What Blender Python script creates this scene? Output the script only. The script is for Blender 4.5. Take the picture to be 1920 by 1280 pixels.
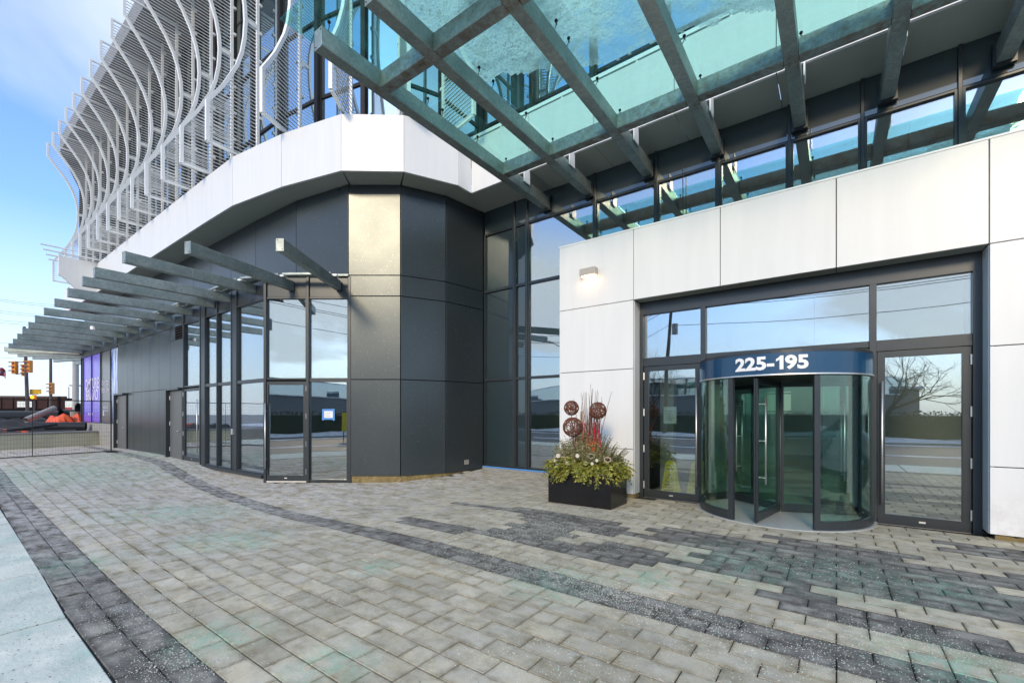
import bpy, math, random
from mathutils import Vector, Matrix, noise
random.seed(7)
R = math.radians
C = bpy.context.scene.collection
for o in list(bpy.data.objects): bpy.data.objects.remove(o)

# ------------------------------------------------------------------ camera
# World axes: X runs to the right along the entrance facade, Y into the building.
F, CX, HY, H = 829.6, 960.0, 776.0, 1.6
cam_d = bpy.data.cameras.new('camera'); cam = bpy.data.objects.new('camera', cam_d); C.objects.link(cam)
cam.location = (0, 0, H); cam.rotation_euler = (R(90), 0, math.atan2(.5911, .8066))
cam_d.sensor_width = 36; cam_d.lens = 36 * F / 1920; cam_d.shift_y = (HY - 640) / 1920
cam_d.clip_start = .05; cam_d.clip_end = 2500
bpy.context.scene.camera = cam

# ------------------------------------------------------------------ sky, sun, exposure
SUN = Vector((.293, -.86, .38)).normalized()      # towards the sun
w = bpy.data.worlds.new('World'); bpy.context.scene.world = w; w.use_nodes = True
nt = w.node_tree; nt.nodes.clear()
def N(t, nt=nt, **k):
    n = nt.nodes.new(t)
    for a, b in k.items(): setattr(n, a, b)
    return n
out = N('ShaderNodeOutputWorld'); bg = N('ShaderNodeBackground')
sky = N('ShaderNodeTexSky'); sky.sky_type = 'NISHITA'; sky.sun_disc = False
sky.sun_elevation = math.asin(SUN.z); sky.sun_rotation = math.atan2(SUN.x, SUN.y)
sky.air_density = 1.0; sky.dust_density = .6; sky.ozone_density = 2.5
tc = N('ShaderNodeTexCoord')
sep = N('ShaderNodeSeparateXYZ'); nt.links.new(tc.outputs['Generated'], sep.inputs[0])
# clouds laid out on a plane overhead: direction / (z + .12)
zz = N('ShaderNodeMath', operation='MAXIMUM'); zz.inputs[1].default_value = 0.0; nt.links.new(sep.outputs['Z'], zz.inputs[0])
za = N('ShaderNodeMath', operation='ADD'); za.inputs[1].default_value = .22; nt.links.new(zz.outputs[0], za.inputs[0])
dx = N('ShaderNodeMath', operation='DIVIDE'); nt.links.new(sep.outputs['X'], dx.inputs[0]); nt.links.new(za.outputs[0], dx.inputs[1])
dy = N('ShaderNodeMath', operation='DIVIDE'); nt.links.new(sep.outputs['Y'], dy.inputs[0]); nt.links.new(za.outputs[0], dy.inputs[1])
cb = N('ShaderNodeCombineXYZ'); nt.links.new(dx.outputs[0], cb.inputs[0]); nt.links.new(dy.outputs[0], cb.inputs[1])
no = N('ShaderNodeTexNoise'); no.inputs['Scale'].default_value = .8; no.inputs['Detail'].default_value = 6; no.inputs['Roughness'].default_value = .5
no.inputs['Distortion'].default_value = .35
mp = N('ShaderNodeMapping'); mp.inputs['Location'].default_value = (3.1, 1.7, 0)
nt.links.new(cb.outputs[0], mp.inputs[0]); nt.links.new(mp.outputs[0], no.inputs['Vector'])
cr = N('ShaderNodeValToRGB'); cr.color_ramp.elements[0].position = .42; cr.color_ramp.elements[1].position = .63
cr.color_ramp.elements[0].color = (.06, .06, .06, 1); cr.color_ramp.elements[1].color = (.92, .92, .92, 1)
nt.links.new(no.outputs['Fac'], cr.inputs[0])
# more cloud towards the horizon
hz = N('ShaderNodeMapRange'); hz.inputs[1].default_value = 0.0; hz.inputs[2].default_value = .34; hz.inputs[3].default_value = .95; hz.inputs[4].default_value = 0.0
nt.links.new(zz.outputs[0], hz.inputs[0])
mx = N('ShaderNodeMath', operation='MAXIMUM'); nt.links.new(cr.outputs[0], mx.inputs[0]); nt.links.new(hz.outputs[0], mx.inputs[1])
mixc = N('ShaderNodeMix', data_type='RGBA')
tint = N('ShaderNodeMix', data_type='RGBA', blend_type='MULTIPLY'); tint.inputs[0].default_value = 1; tint.inputs[7].default_value = (1.45, 1.85, 2.4, 1)
nt.links.new(sky.outputs[0], tint.inputs[6])
ch = N('ShaderNodeValToRGB'); ch.color_ramp.elements[0].position = 0; ch.color_ramp.elements[0].color = (.74, .81, .91, 1); ch.color_ramp.elements[1].position = .32; ch.color_ramp.elements[1].color = (.90, .965, 1, 1)
nt.links.new(zz.outputs[0], ch.inputs[0]); cs = N('ShaderNodeVectorMath', operation='SCALE'); cs.inputs['Scale'].default_value = 8.1; nt.links.new(ch.outputs[0], cs.inputs[0])
nt.links.new(mx.outputs[0], mixc.inputs[0]); nt.links.new(tint.outputs[2], mixc.inputs[6]); nt.links.new(cs.outputs[0], mixc.inputs[7])
nt.links.new(mixc.outputs[2], bg.inputs[0]); bg.inputs[1].default_value = .094
nt.links.new(bg.outputs[0], out.inputs[0])
sd = bpy.data.lights.new('sun', 'SUN'); so = bpy.data.objects.new('sun', sd); C.objects.link(so)
sd.energy = 1.45; sd.angle = R(12); sd.color = (1, .76, .47)
so.rotation_euler = (-SUN).to_track_quat('-Z', 'Y').to_euler()
vs = bpy.context.scene.view_settings
vs.view_transform = 'Standard'; vs.look = 'None'; vs.gamma = 1; vs.use_curve_mapping = False; vs.exposure = .74
cy = bpy.context.scene.cycles
cy.max_bounces = 14; cy.transparent_max_bounces = 24; cy.glossy_bounces = 6; cy.caustics_reflective = False; cy.caustics_refractive = False
cy.sample_clamp_indirect = 6

# ------------------------------------------------------------------ materials
class MT:
    def __init__(s, name):
        s.m = bpy.data.materials.new(name); s.m.use_nodes = True; s.t = s.m.node_tree; s.t.nodes.clear()
        s.o = s.n('ShaderNodeOutputMaterial')
    def n(s, t, **k): return N(t, s.t, **k)
    def l(s, a, b): s.t.links.new(a, b)
    def out(s, sock): s.l(sock, s.o.inputs[0]); return s.m
    def noise(s, scale, detail=4, rough=.55, vec=None, dist=0):
        x = s.n('ShaderNodeTexNoise'); x.inputs['Scale'].default_value = scale; x.inputs['Detail'].default_value = detail
        x.inputs['Roughness'].default_value = rough; x.inputs['Distortion'].default_value = dist
        if vec is None: vec = s.pos()
        s.l(vec, x.inputs['Vector']); return x.outputs['Fac']
    def pos(s):
        if not hasattr(s, '_p'): s._p = s.n('ShaderNodeNewGeometry')
        return s._p.outputs['Position']
    def geo(s): s.pos(); return s._p
    def ramp(s, sock, a, b, ca=(0, 0, 0, 1), cb_=(1, 1, 1, 1)):
        r = s.n('ShaderNodeValToRGB'); r.color_ramp.elements[0].position = a; r.color_ramp.elements[1].position = b
        r.color_ramp.elements[0].color = ca; r.color_ramp.elements[1].color = cb_; s.l(sock, r.inputs[0]); return r.outputs[0]
    def mix(s, f, a, b, mode='MIX'):
        x = s.n('ShaderNodeMix', data_type='RGBA', blend_type=mode)
        for sock, v in ((x.inputs[0], f), (x.inputs[6], a), (x.inputs[7], b)):
            if hasattr(v, 'node'): s.l(v, sock)
            elif isinstance(v, (int, float)): sock.default_value = v
            else: sock.default_value = (*v[:3], 1)
        return x.outputs[2]
    def math(s, op, a, b=0.0):
        x = s.n('ShaderNodeMath', operation=op)
        for i, v in enumerate((a, b)):
            if hasattr(v, 'node'): s.l(v, x.inputs[i])
            else: x.inputs[i].default_value = v
        return x.outputs[0]
    def scaled(s, vec3):
        x = s.n('ShaderNodeVectorMath', operation='MULTIPLY'); s.l(s.pos(), x.inputs[0]); x.inputs[1].default_value = vec3; return x.outputs[0]
    def blob(s, x, y, z, r):
        d = s.n('ShaderNodeVectorMath', operation='DISTANCE'); s.l(s.pos(), d.inputs[0]); d.inputs[1].default_value = (x, y, z)
        m = s.n('ShaderNodeMapRange'); m.inputs[1].default_value = r; m.inputs[2].default_value = r * .1; s.l(d.outputs['Value'], m.inputs[0]); return m.outputs[0]
    def bsdf(s, color, rough=.5, metal=0, spec=.5, bump=None, bstr=.2, bdist=.01, **k):
        b = s.n('ShaderNodeBsdfPrincipled')
        for key, v in (('Base Color', color), ('Roughness', rough), ('Metallic', metal), ('Specular IOR Level', spec)):
            if hasattr(v, 'node'): s.l(v, b.inputs[key])
            elif isinstance(v, (int, float)): b.inputs[key].default_value = v
            else: b.inputs[key].default_value = (*v[:3], 1)
        for key, v in k.items(): b.inputs[key.replace('_', ' ')].default_value = v
        if bump is not None:
            q = s.n('ShaderNodeBump'); q.inputs['Strength'].default_value = bstr; q.inputs['Distance'].default_value = bdist
            s.l(bump, q.inputs['Height']); s.l(q.outputs[0], b.inputs['Normal'])
        return b.outputs[0]
def simple(name, color, rough=.5, metal=0, spec=.5, var=.12, scale=3, bscale=60, bstr=.1):
    t = MT(name); n = t.noise(scale, 5)
    dark = tuple(c * (1 - var) for c in color); light = tuple(min(1, c * (1 + var)) for c in color)
    return t.out(t.bsdf(t.mix(n, dark, light), rough, metal, spec, t.noise(bscale, 3), bstr, .004))
M = {}
# white composite panel: faint streaks of dust, a soft sheen
t = MT('white_panel'); n = t.noise(1.1, 4); st = t.noise(1, 5, .6, t.scaled((5, 5, .5)))
s_ = t.n('ShaderNodeSeparateXYZ'); t.l(t.pos(), s_.inputs[0]); lo = t.n('ShaderNodeMapRange'); lo.inputs[1].default_value = .75; lo.inputs[2].default_value = .05; t.l(s_.outputs['Z'], lo.inputs[0])
splash = t.math('MULTIPLY', t.math('MULTIPLY', lo.outputs[0], t.ramp(t.noise(9, 6, .7), .42, .7)), .55)
spk = t.math('MULTIPLY', t.ramp(t.noise(38, 2, .4), .72, .76), .3)
M['white'] = t.out(t.bsdf(t.mix(spk, t.mix(splash, t.mix(t.ramp(st, .35, .8), (.76, .775, .77), (.70, .72, .715)), (.46, .43, .38)), (.5, .5, .48)), t.math('ADD', t.math('MULTIPLY', n, .15), .27), 0, .5, t.noise(1.3, 2), .03, .05))
t = MT('soffit_panel'); M['soffit'] = t.out(t.bsdf(t.mix(t.noise(2.2, 5), (.36, .385, .33), (.44, .465, .41)), .4))
t = MT('white_paint'); M['wpaint'] = t.out(t.bsdf(t.mix(t.noise(3, 4), (.84, .87, .86), (.90, .92, .91)), .35))
# charcoal metal panel: smooth, slightly uneven sheen with dust specks
t = MT('charcoal_panel'); sp = t.ramp(t.noise(55, 1, .3), .74, .78)
M['char'] = t.out(t.bsdf(t.mix(sp, t.mix(t.noise(.7, 3), (.052, .066, .072), (.072, .086, .092)), (.3, .32, .33)),
     t.math('ADD', t.math('MULTIPLY', t.noise(.9, 3), .10), .245), .45, .42, t.noise(.8, 2), .05, .05))
t = MT('dark_frame'); M['frame'] = t.out(t.bsdf(t.mix(t.noise(4, 4), (.032, .040, .046), (.050, .058, .064)), .34, .3))
t = MT('black_gap'); M['gap'] = t.out(t.bsdf((.008, .009, .010), .7))
# galvanised steel: spangled grey with streaks, rust round the crossings
def galv(name, rust):
    t = MT(name); v = t.n('ShaderNodeTexVoronoi'); v.inputs['Scale'].default_value = 26; t.l(t.pos(), v.inputs['Vector'])
    base = t.mix(t.ramp(v.outputs['Color'], .2, .9), (.29, .34, .325), (.42, .47, .445))
    base = t.mix(t.ramp(t.noise(2.3, 6, .65), .35, .75), base, (.20, .25, .24))
    base = t.mix(t.math('MULTIPLY', t.ramp(t.noise(1, 6, .7, t.scaled((14, 1.2, 9))), .55, .75), .5), base, (.36, .40, .38))
    if rust:
        s_ = t.n('ShaderNodeSeparateXYZ'); t.l(t.pos(), s_.inputs[0])
        m = None
        for y0, w_ in ((8.12, .34), (4.74, .26)):
            d = t.math('ABSOLUTE', t.math('SUBTRACT', s_.outputs['Y'], y0)); q = t.n('ShaderNodeMapRange'); q.inputs[1].default_value = w_; q.inputs[2].default_value = 0; t.l(d, q.inputs[0])
            m = q.outputs[0] if m is None else t.math('MAXIMUM', m, q.outputs[0])
        m = t.math('MULTIPLY', t.ramp(t.noise(7, 6, .7), .42, .66), m)
        base = t.mix(t.math('MULTIPLY', m, .85), base, (.17, .085, .032))
    return t.out(t.bsdf(base, t.math('ADD', t.math('MULTIPLY', t.noise(9, 4), .25), .36), .55, .5, t.noise(40, 4), .12, .004))
M['galv'] = galv('galvanised_steel', False); M['galvr'] = galv('galvanised_steel_rust_at_joints', True)
t = MT('brushed_steel'); M['steel'] = t.out(t.bsdf(t.mix(t.noise(30, 3), (.74, .73, .70), (.84, .83, .80)), .42, 1))
M['black'] = simple('black_gloss_planter', (.010, .010, .011), .22, 0, .5, .3, 2)
M['rubber'] = simple('black_rubber', (.012, .012, .013), .8)
def glass(name, tintc, refl, fres, wob=.02, gcol=(.95, .97, 1)):
    t = MT(name); lw = t.n('ShaderNodeLayerWeight'); lw.inputs[0].default_value = .5
    f = t.math('ADD', t.math('MULTIPLY', t.math('POWER', lw.outputs['Facing'], 2.4), fres), refl)
    tr = t.n('ShaderNodeBsdfTransparent'); tr.inputs[0].default_value = (*tintc, 1)
    gl = t.n('ShaderNodeBsdfGlossy'); gl.inputs['Roughness'].default_value = 0.0; gl.inputs[0].default_value = (*gcol, 1)
    b = t.n('ShaderNodeBump'); b.inputs['Strength'].default_value = wob; b.inputs['Distance'].default_value = .05
    t.l(t.noise(1.1, 1, .4, t.scaled((1, 1, .55))), b.inputs['Height']); t.l(b.outputs[0], gl.inputs['Normal'])
    m = t.n('ShaderNodeMixShader'); t.l(f, m.inputs[0]); t.l(tr.outputs[0], m.inputs[1]); t.l(gl.outputs[0], m.inputs[2])
    return t.out(m.outputs[0])
M['glass'] = glass('coated_glass', (.84, .94, .92), .30, .5, .035)
M['dglass'] = glass('door_glass', (.55, .78, .72), .22, .5, .02)
M['rglass'] = glass('green_curved_glass', (.82, .945, .90), .07, .5, .01, (.85, 1, .95))
M['cglass'] = glass('canopy_glass', (.72, .97, .93), .06, .4, .004, (.7, 1, .97))
def wall_glass(name, c1, c2, fac):
    t = MT(name); d = t.bsdf(t.mix(t.noise(.6, 3), c1, c2), .5)
    gl = t.n('ShaderNodeBsdfGlossy'); gl.inputs['Roughness'].default_value = .01; gl.inputs[0].default_value = (.80, .93, 1, 1)
    b = t.n('ShaderNodeBump'); b.inputs['Strength'].default_value = .04; b.inputs['Distance'].default_value = .05; t.l(t.noise(.9, 1), b.inputs['Height']); t.l(b.outputs[0], gl.inputs['Normal'])
    m = t.n('ShaderNodeMixShader'); m.inputs[0].default_value = fac; t.l(d, m.inputs[1]); t.l(gl.outputs[0], m.inputs[2]); return t.out(m.outputs[0])
M['uglass'] = wall_glass('upper_window_glass', (.05, .10, .13), (.08, .15, .19), .68)
M['sglass'] = wall_glass('shadow_box_glass', (.008, .020, .026), (.012, .028, .034), .08)
M['spandrel'] = wall_glass('spandrel_glass', (.10, .13, .13), (.14, .17, .17), .25)

# ------------------------------------------------------------------ mesh helpers
WM = {}
class MB:
    def __init__(s): s.v = []; s.f = []; s.a = []
    def add(s, v, f):
        k = len(s.v); s.v += [tuple(p) for p in v]; s.f += [tuple(i + k for i in q) for q in f]; return s
    def box(s, x0, x1, y0, y1, z0, z1):
        return s.add([(x0, y0, z0), (x1, y0, z0), (x1, y1, z0), (x0, y1, z0), (x0, y0, z1), (x1, y0, z1), (x1, y1, z1), (x0, y1, z1)],
                     [(3, 2, 1, 0), (4, 5, 6, 7), (0, 1, 5, 4), (1, 2, 6, 5), (2, 3, 7, 6), (3, 0, 4, 7)])
    def prism(s, poly, z0, z1):                     # poly: ccw plan points
        n = len(poly); v = [(x, y, z0) for x, y in poly] + [(x, y, z1) for x, y in poly]
        return s.add(v, [tuple(range(n - 1, -1, -1)), tuple(range(n, 2 * n))] + [(i, (i + 1) % n, n + (i + 1) % n, n + i) for i in range(n)])
    def bar(s, a, b, wd, ht, up=(0, 0, 1)):         # rectangular bar, centred on a-b
        a, b = Vector(a), Vector(b); d = (b - a).normalized(); u = Vector(up)
        sd_ = d.cross(u)
        if sd_.length < 1e-4: sd_ = d.cross(Vector((1, 0, 0)))
        sd_.normalize(); u = sd_.cross(d).normalized(); q = []
        for p in (a, b):
            for i, j in ((-1, -1), (1, -1), (1, 1), (-1, 1)): q.append(p + sd_ * (i * wd / 2) + u * (j * ht / 2))
        return s.add(q, [(0, 1, 2, 3), (7, 6, 5, 4), (0, 4, 5, 1), (1, 5, 6, 2), (2, 6, 7, 3), (3, 7, 4, 0)])
    def tube(s, pts, r, k=8, cap=True):
        pts = [Vector(p) for p in pts]; n = len(pts); rr = r if isinstance(r, (list, tuple)) else [r] * n; base = len(s.v)
        prev = None
        for i, p in enumerate(pts):
            d = (pts[min(i + 1, n - 1)] - pts[max(i - 1, 0)]).normalized()
            if prev is None: a = d.cross(Vector((0, 0, 1))); a = a if a.length > .05 else d.cross(Vector((1, 0, 0)))
            else: a = prev - d * prev.dot(d)
            a.normalize(); prev = a; b = d.cross(a)
            for j in range(k):
                t_ = 2 * math.pi * j / k; s.v.append(tuple(p + a * (math.cos(t_) * rr[i]) + b * (math.sin(t_) * rr[i])))
        for i in range(n - 1):
            for j in range(k):
                q = base + i * k; s.f.append((q + j, q + (j + 1) % k, q + k + (j + 1) % k, q + k + j))
        if cap: s.f.append(tuple(base + j for j in range(k - 1, -1, -1))); s.f.append(tuple(base + (n - 1) * k + j for j in range(k)))
        return s
    def sweep(s, pts, wd, ht, side):                # flat bar swept along pts; side = constant sideways vector
        pts = [Vector(p) for p in pts]; n = len(pts); sv = Vector(side).normalized(); base = len(s.v)
        for i, p in enumerate(pts):
            d = (pts[min(i + 1, n - 1)] - pts[max(i - 1, 0)]).normalized(); u = sv.cross(d).normalized()
            for a, b in ((-1, -1), (1, -1), (1, 1), (-1, 1)): s.v.append(tuple(p + sv * (a * wd / 2) + u * (b * ht / 2)))
        for i in range(n - 1):
            for j in range(4):
                q = base + i * 4; s.f.append((q + j, q + 4 + j, q + 4 + (j + 1) % 4, q + (j + 1) % 4))
        s.f.append((base, base + 1, base + 2, base + 3)); q = base + 4 * (n - 1); s.f.append((q + 3, q + 2, q + 1, q)); return s
    def ball(s, c, r, u=10, v=6, sq=1):
        base = len(s.v); c = Vector(c); s.v.append(tuple(c + Vector((0, 0, -r * sq))))
        for i in range(1, v):
            a = -math.pi / 2 + math.pi * i / v
            for j in range(u): b = 2 * math.pi * j / u; s.v.append((c.x + r * math.cos(a) * math.cos(b), c.y + r * math.cos(a) * math.sin(b), c.z + r * sq * math.sin(a)))
        s.v.append(tuple(c + Vector((0, 0, r * sq)))); top = len(s.v) - 1
        for j in range(u):
            s.f.append((base, base + 1 + (j + 1) % u, base + 1 + j)); q = base + 1 + (v - 2) * u; s.f.append((top, q + j, q + (j + 1) % u))
        for i in range(v - 2):
            q = base + 1 + i * u
            for j in range(u): s.f.append((q + j, q + (j + 1) % u, q + u + (j + 1) % u, q + u + j))
        return s
    def seg(s, p, q, z0, z1, th, gap=.0, off=0.0):  # upright slab standing on plan line p-q, thickness away from the plaza
        p, q = Vector(p), Vector(q); d = (q - p).normalized(); nrm = inward(p, q)
        a = p + d * gap / 2 + nrm * off; b = q - d * gap / 2 + nrm * off
        poly = [a, b, b + nrm * th, a + nrm * th]
        ar = sum(poly[i].x * poly[(i + 1) % 4].y - poly[(i + 1) % 4].x * poly[i].y for i in range(4))
        if ar < 0: poly.reverse()
        return s.prism([(v.x, v.y) for v in poly], z0, z1)
def inward(p, q):
    p, q = Vector(p), Vector(q); d = (q - p).normalized(); n = Vector((-d.y, d.x)); m = (p + q) / 2
    return n if n.dot(m) > 0 else -n
def props(o, label=None, cat=None, group=None, kind=None):
    if label: o['label'] = label
    if cat: o['category'] = cat
    if group: o['group'] = group
    if kind: o['kind'] = kind
    return o
def mesh_of(name, mb, mat, centre=True, smooth=False):
    v = mb.v; c = Vector((0, 0, 0))
    if centre:
        c = Vector([(min(p[i] for p in v) + max(p[i] for p in v)) / 2 for i in range(3)])
        v = [(p[0] - c.x, p[1] - c.y, p[2] - c.z) for p in v]
    me = bpy.data.meshes.new(name); me.from_pydata(v, [], mb.f); me.update()
    if mb.a:
        at = me.attributes.new('local', 'FLOAT_VECTOR', 'POINT'); at.data.foreach_set('vector', [c for q in mb.a for c in q])
    if mat: me.materials.append(mat)
    if smooth: me.polygons.foreach_set('use_smooth', [True] * len(me.polygons))
    return me, c
def mk(name, mb, mat, parent=None, local=False, smooth=False, bevel=0, **k):
    me, c = mesh_of(name, mb, mat, True, smooth)
    o = bpy.data.objects.new(name, me); C.objects.link(o); o.location = c
    return place(o, parent, local, bevel, **k)
def place(o, parent=None, local=False, bevel=0, **k):
    mw = Matrix.LocRotScale(o.location, o.rotation_euler, o.scale)
    if parent is not None:
        o.parent = parent
        if local: mw = WM[parent] @ mw
        else: o.matrix_parent_inverse = WM[parent].inverted()
    WM[o] = mw
    if bevel:
        b = o.modifiers.new('bevel', 'BEVEL'); b.width = bevel; b.segments = 2; b.limit_method = 'ANGLE'; b.harden_normals = False
    props(o, **k); return o
def empty(name, loc, label=None, cat=None, group=None, rz=0, parent=None, kind=None):
    o = bpy.data.objects.new(name, None); C.objects.link(o); o.location = loc; o.rotation_euler = (0, 0, rz); o.empty_display_size = .2
    if parent is not None:
        o.parent = parent; o.matrix_parent_inverse = WM[parent].inverted()
    WM[o] = Matrix.LocRotScale(Vector(loc), o.rotation_euler, Vector((1, 1, 1)))
    return props(o, label, cat, group, kind)
def inst(src, name, loc, parent, rot=(0, 0, 0), scale=(1, 1, 1), local=False, **k):
    o = src.copy(); o.name = name; C.objects.link(o); o.parent = None; o.matrix_parent_inverse = Matrix.Identity(4)
    o.location = loc; o.rotation_euler = rot; o.scale = scale
    return place(o, parent, local, **k)
def text_mb(s, size, bold=0.0, depth=.002):
    cu = bpy.data.curves.new('text', 'FONT'); cu.body = s; cu.size = size; cu.extrude = depth; cu.offset = bold; cu.align_x = 'CENTER'; cu.align_y = 'CENTER'; cu.resolution_u = 3
    o = bpy.data.objects.new('text', cu); C.objects.link(o)
    me = bpy.data.meshes.new_from_object(o); mb = MB(); mb.add([v.co for v in me.vertices], [tuple(p.vertices) for p in me.polygons])
    bpy.data.objects.remove(o); bpy.data.meshes.remove(me); return mb
def map_mb(mb, fn): mb.v = [tuple(fn(Vector(p))) for p in mb.v]; return mb
def sm(t): t = max(0., min(1., t)); return t * t * (3 - 2 * t)
def gz(x, y):                                       # the plaza dips towards the rounded corner, rises a little to the far left
    return -.19 * sm((-x - 3.5) / 5.5) * sm((10.2 - y) / 3.2) * sm((x + 17.5) / 5) * sm((y - 1.2) / 3) + .1 * sm((-x - 15) / 6)
def ray(px, py):
    a = (px - CX) / F; return (.8066 * a - .5911, .5911 * a + .8066, (HY - py) / F)
def ground_at(px, py):
    z = 0
    for _ in range(12):
        d = ray(px, py); t_ = (z - H) / d[2]; z = gz(d[0] * t_, d[1] * t_)
    return d[0] * t_, d[1] * t_, z

# ================================================================== THE GROUND
blobs = [(430, 1010, .7), (700, 1062, .25), (465, 1020, .35), (120, 1062, .5), (1215, 1082, .3), (1040, 1092, .5), (1590, 1080, .75), (1780, 1118, .3), (1770, 1105, .5), (410, 1195, .35), (100, 890, 3.0), (340, 960, 1.2), (1400, 1055, .8), (620, 1245, .3), (1800, 1260, .5), (300, 850, 2.5)]
def stain_mask(t):
    m = None
    for px, py, r in blobs:
        x, y, z = ground_at(px, py); b = t.blob(x, y, z, r * 1.25); m = b if m is None else t.math('MAXIMUM', m, b)
    return t.math('MULTIPLY', t.math('MULTIPLY', m, t.ramp(t.noise(7, 6, .75), .42, .60)), t.ramp(t.noise(60, 4, .7), .38, .60))
def paver_mat(name, a, b, c, stain_amt, white_amt):
    t = MT(name); g = t.geo(); oi = t.n('ShaderNodeObjectInfo')
    rnd = t.math('FRACT', t.math('ADD', g.outputs['Random Per Island'], t.math('MULTIPLY', oi.outputs['Random'], 7.31)))
    base = t.mix(rnd, a, b)
    at = t.n('ShaderNodeAttribute'); at.attribute_name = 'local'; s3 = t.n('ShaderNodeSeparateXYZ'); t.l(at.outputs['Vector'], s3.inputs[0])
    ex_ = t.math('SUBTRACT', s3.outputs['Z'], t.math('ABSOLUTE', s3.outputs['X'])); ey_ = t.math('SUBTRACT', .0935, t.math('ABSOLUTE', s3.outputs['Y']))
    ed = t.math('ADD', t.math('MINIMUM', ex_, ey_), t.math('MULTIPLY', t.math('SUBTRACT', t.noise(14, 5, .7), .5), .09))
    base = t.mix(t.math('MULTIPLY', t.ramp(t.noise(5.5, 6, .65), .42, .72), .8), base, c)                  # damp blotches
    base = t.mix(t.math('MULTIPLY', t.ramp(ed, .0, .02, (1, 1, 1, 1), (0, 0, 0, 1)), .55), base, c)        # grime worked in from the joints
    base = t.mix(t.math('MULTIPLY', t.math('MULTIPLY', t.ramp(ed, .01, .05), t.ramp(t.noise(3.1, 6, .75), .42, .62)), white_amt * .75), base, (.74, .70, .58))   # dried film left in the middles
    base = t.mix(t.math('MULTIPLY', t.ramp(t.noise(1.3, 3, .5), .4, .65), .35), base, c)
    # dried salt bloom, strong towards the far left
    sp = t.n('ShaderNodeSeparateXYZ'); t.l(t.pos(), sp.inputs[0])
    reg = t.n('ShaderNodeMapRange'); reg.inputs[1].default_value = -3.5; reg.inputs[2].default_value = -9.5; reg.inputs[3].default_value = .22; reg.inputs[4].default_value = 1; t.l(sp.outputs['X'], reg.inputs[0])
    wm = t.math('MULTIPLY', t.ramp(t.noise(1, 7, .72, t.scaled((3.2, 6, 3))), .40, .60), reg.outputs[0])
    base = t.mix(t.math('MULTIPLY', wm, white_amt), base, (.78, .77, .73))
    base = t.mix(t.math('MULTIPLY', t.ramp(t.noise(150, 3, .8), .35, .65), .38), base, t.mix(.5, base, (.05, .045, .035)))
    fine = t.ramp(t.noise(75, 2, .6), .62, .70)
    base = t.mix(t.math('MULTIPLY', fine, .45), base, (.55, .55, .52))
    dk = t.ramp(t.noise(34, 2, .5), .70, .76); base = t.mix(t.math('MULTIPLY', dk, .6), base, (.05, .045, .04))
    base = t.mix(t.math('MULTIPLY', stain_mask(t), stain_amt), base, (.20, .58, .41))
    h = t.math('ADD', t.math('MULTIPLY', t.noise(13, 4), .7), t.math('MULTIPLY', t.noise(95, 3), .5))
    return t.out(t.bsdf(base, .8, 0, .3, h, .55, .012))
M['pav_l'] = paver_mat('beige_paver', (.74, .655, .46), (.48, .43, .30), (.20, .17, .105), .9, .8)
M['pav_d'] = paver_mat('charcoal_paver', (.095, .090, .079), (.165, .156, .135), (.04, .037, .032), .5, .55)
t = MT('bedding_sand'); M['sand'] = t.out(t.bsdf(t.mix(t.noise(30, 4), (.03, .028, .024), (.07, .065, .055)), .95, 0, .2))
t = MT('sidewalk_concrete'); pits = t.ramp(t.noise(42, 1, .3), .70, .74)
oi = t.n('ShaderNodeObjectInfo'); bs = t.mix(t.ramp(t.noise(2.6, 6, .65), .35, .7), t.mix(oi.outputs['Random'], (.82, .85, .75), (.70, .74, .66)), (.50, .56, .51)); bs = t.mix(t.math('MULTIPLY', t.ramp(t.noise(1.7, 5, .6), .5, .68), .55), bs, (.40, .62, .53))
bs = t.mix(t.math('MULTIPLY', t.ramp(t.noise(80, 3, .6), .55, .7), .35), bs, (.66, .68, .66))
M['conc'] = t.out(t.bsdf(t.mix(t.math('MULTIPLY', pits, .8), bs, (.10, .10, .095)), .85, 0, .3, t.math('ADD', t.noise(24, 5), t.math('MULTIPLY', t.noise(110, 3), .4)), .5, .012))
t = MT('asphalt'); M['asph'] = t.out(t.bsdf(t.mix(t.noise(1, 6, .6, t.scaled((.25, 2, 1))), (.045, .047, .05), (.13, .135, .14)), .7, 0, .4, t.noise(90, 3), .4, .01))
t = MT('snow'); M['snow'] = t.out(t.bsdf(t.mix(t.ramp(t.noise(2, 6, .7), .4, .7), (.80, .82, .86), (.42, .42, .42)), .7, 0, .3, t.noise(6, 5), .6, .05))
t = MT('dirt_ground'); M['dirt'] = t.out(t.bsdf(t.mix(t.noise(.3, 6, .6), (.16, .15, .13), (.42, .43, .44)), .9, 0, .2))
M['curb'] = simple('curb_concrete', (.30, .30, .28), .8, var=.25)

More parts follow.
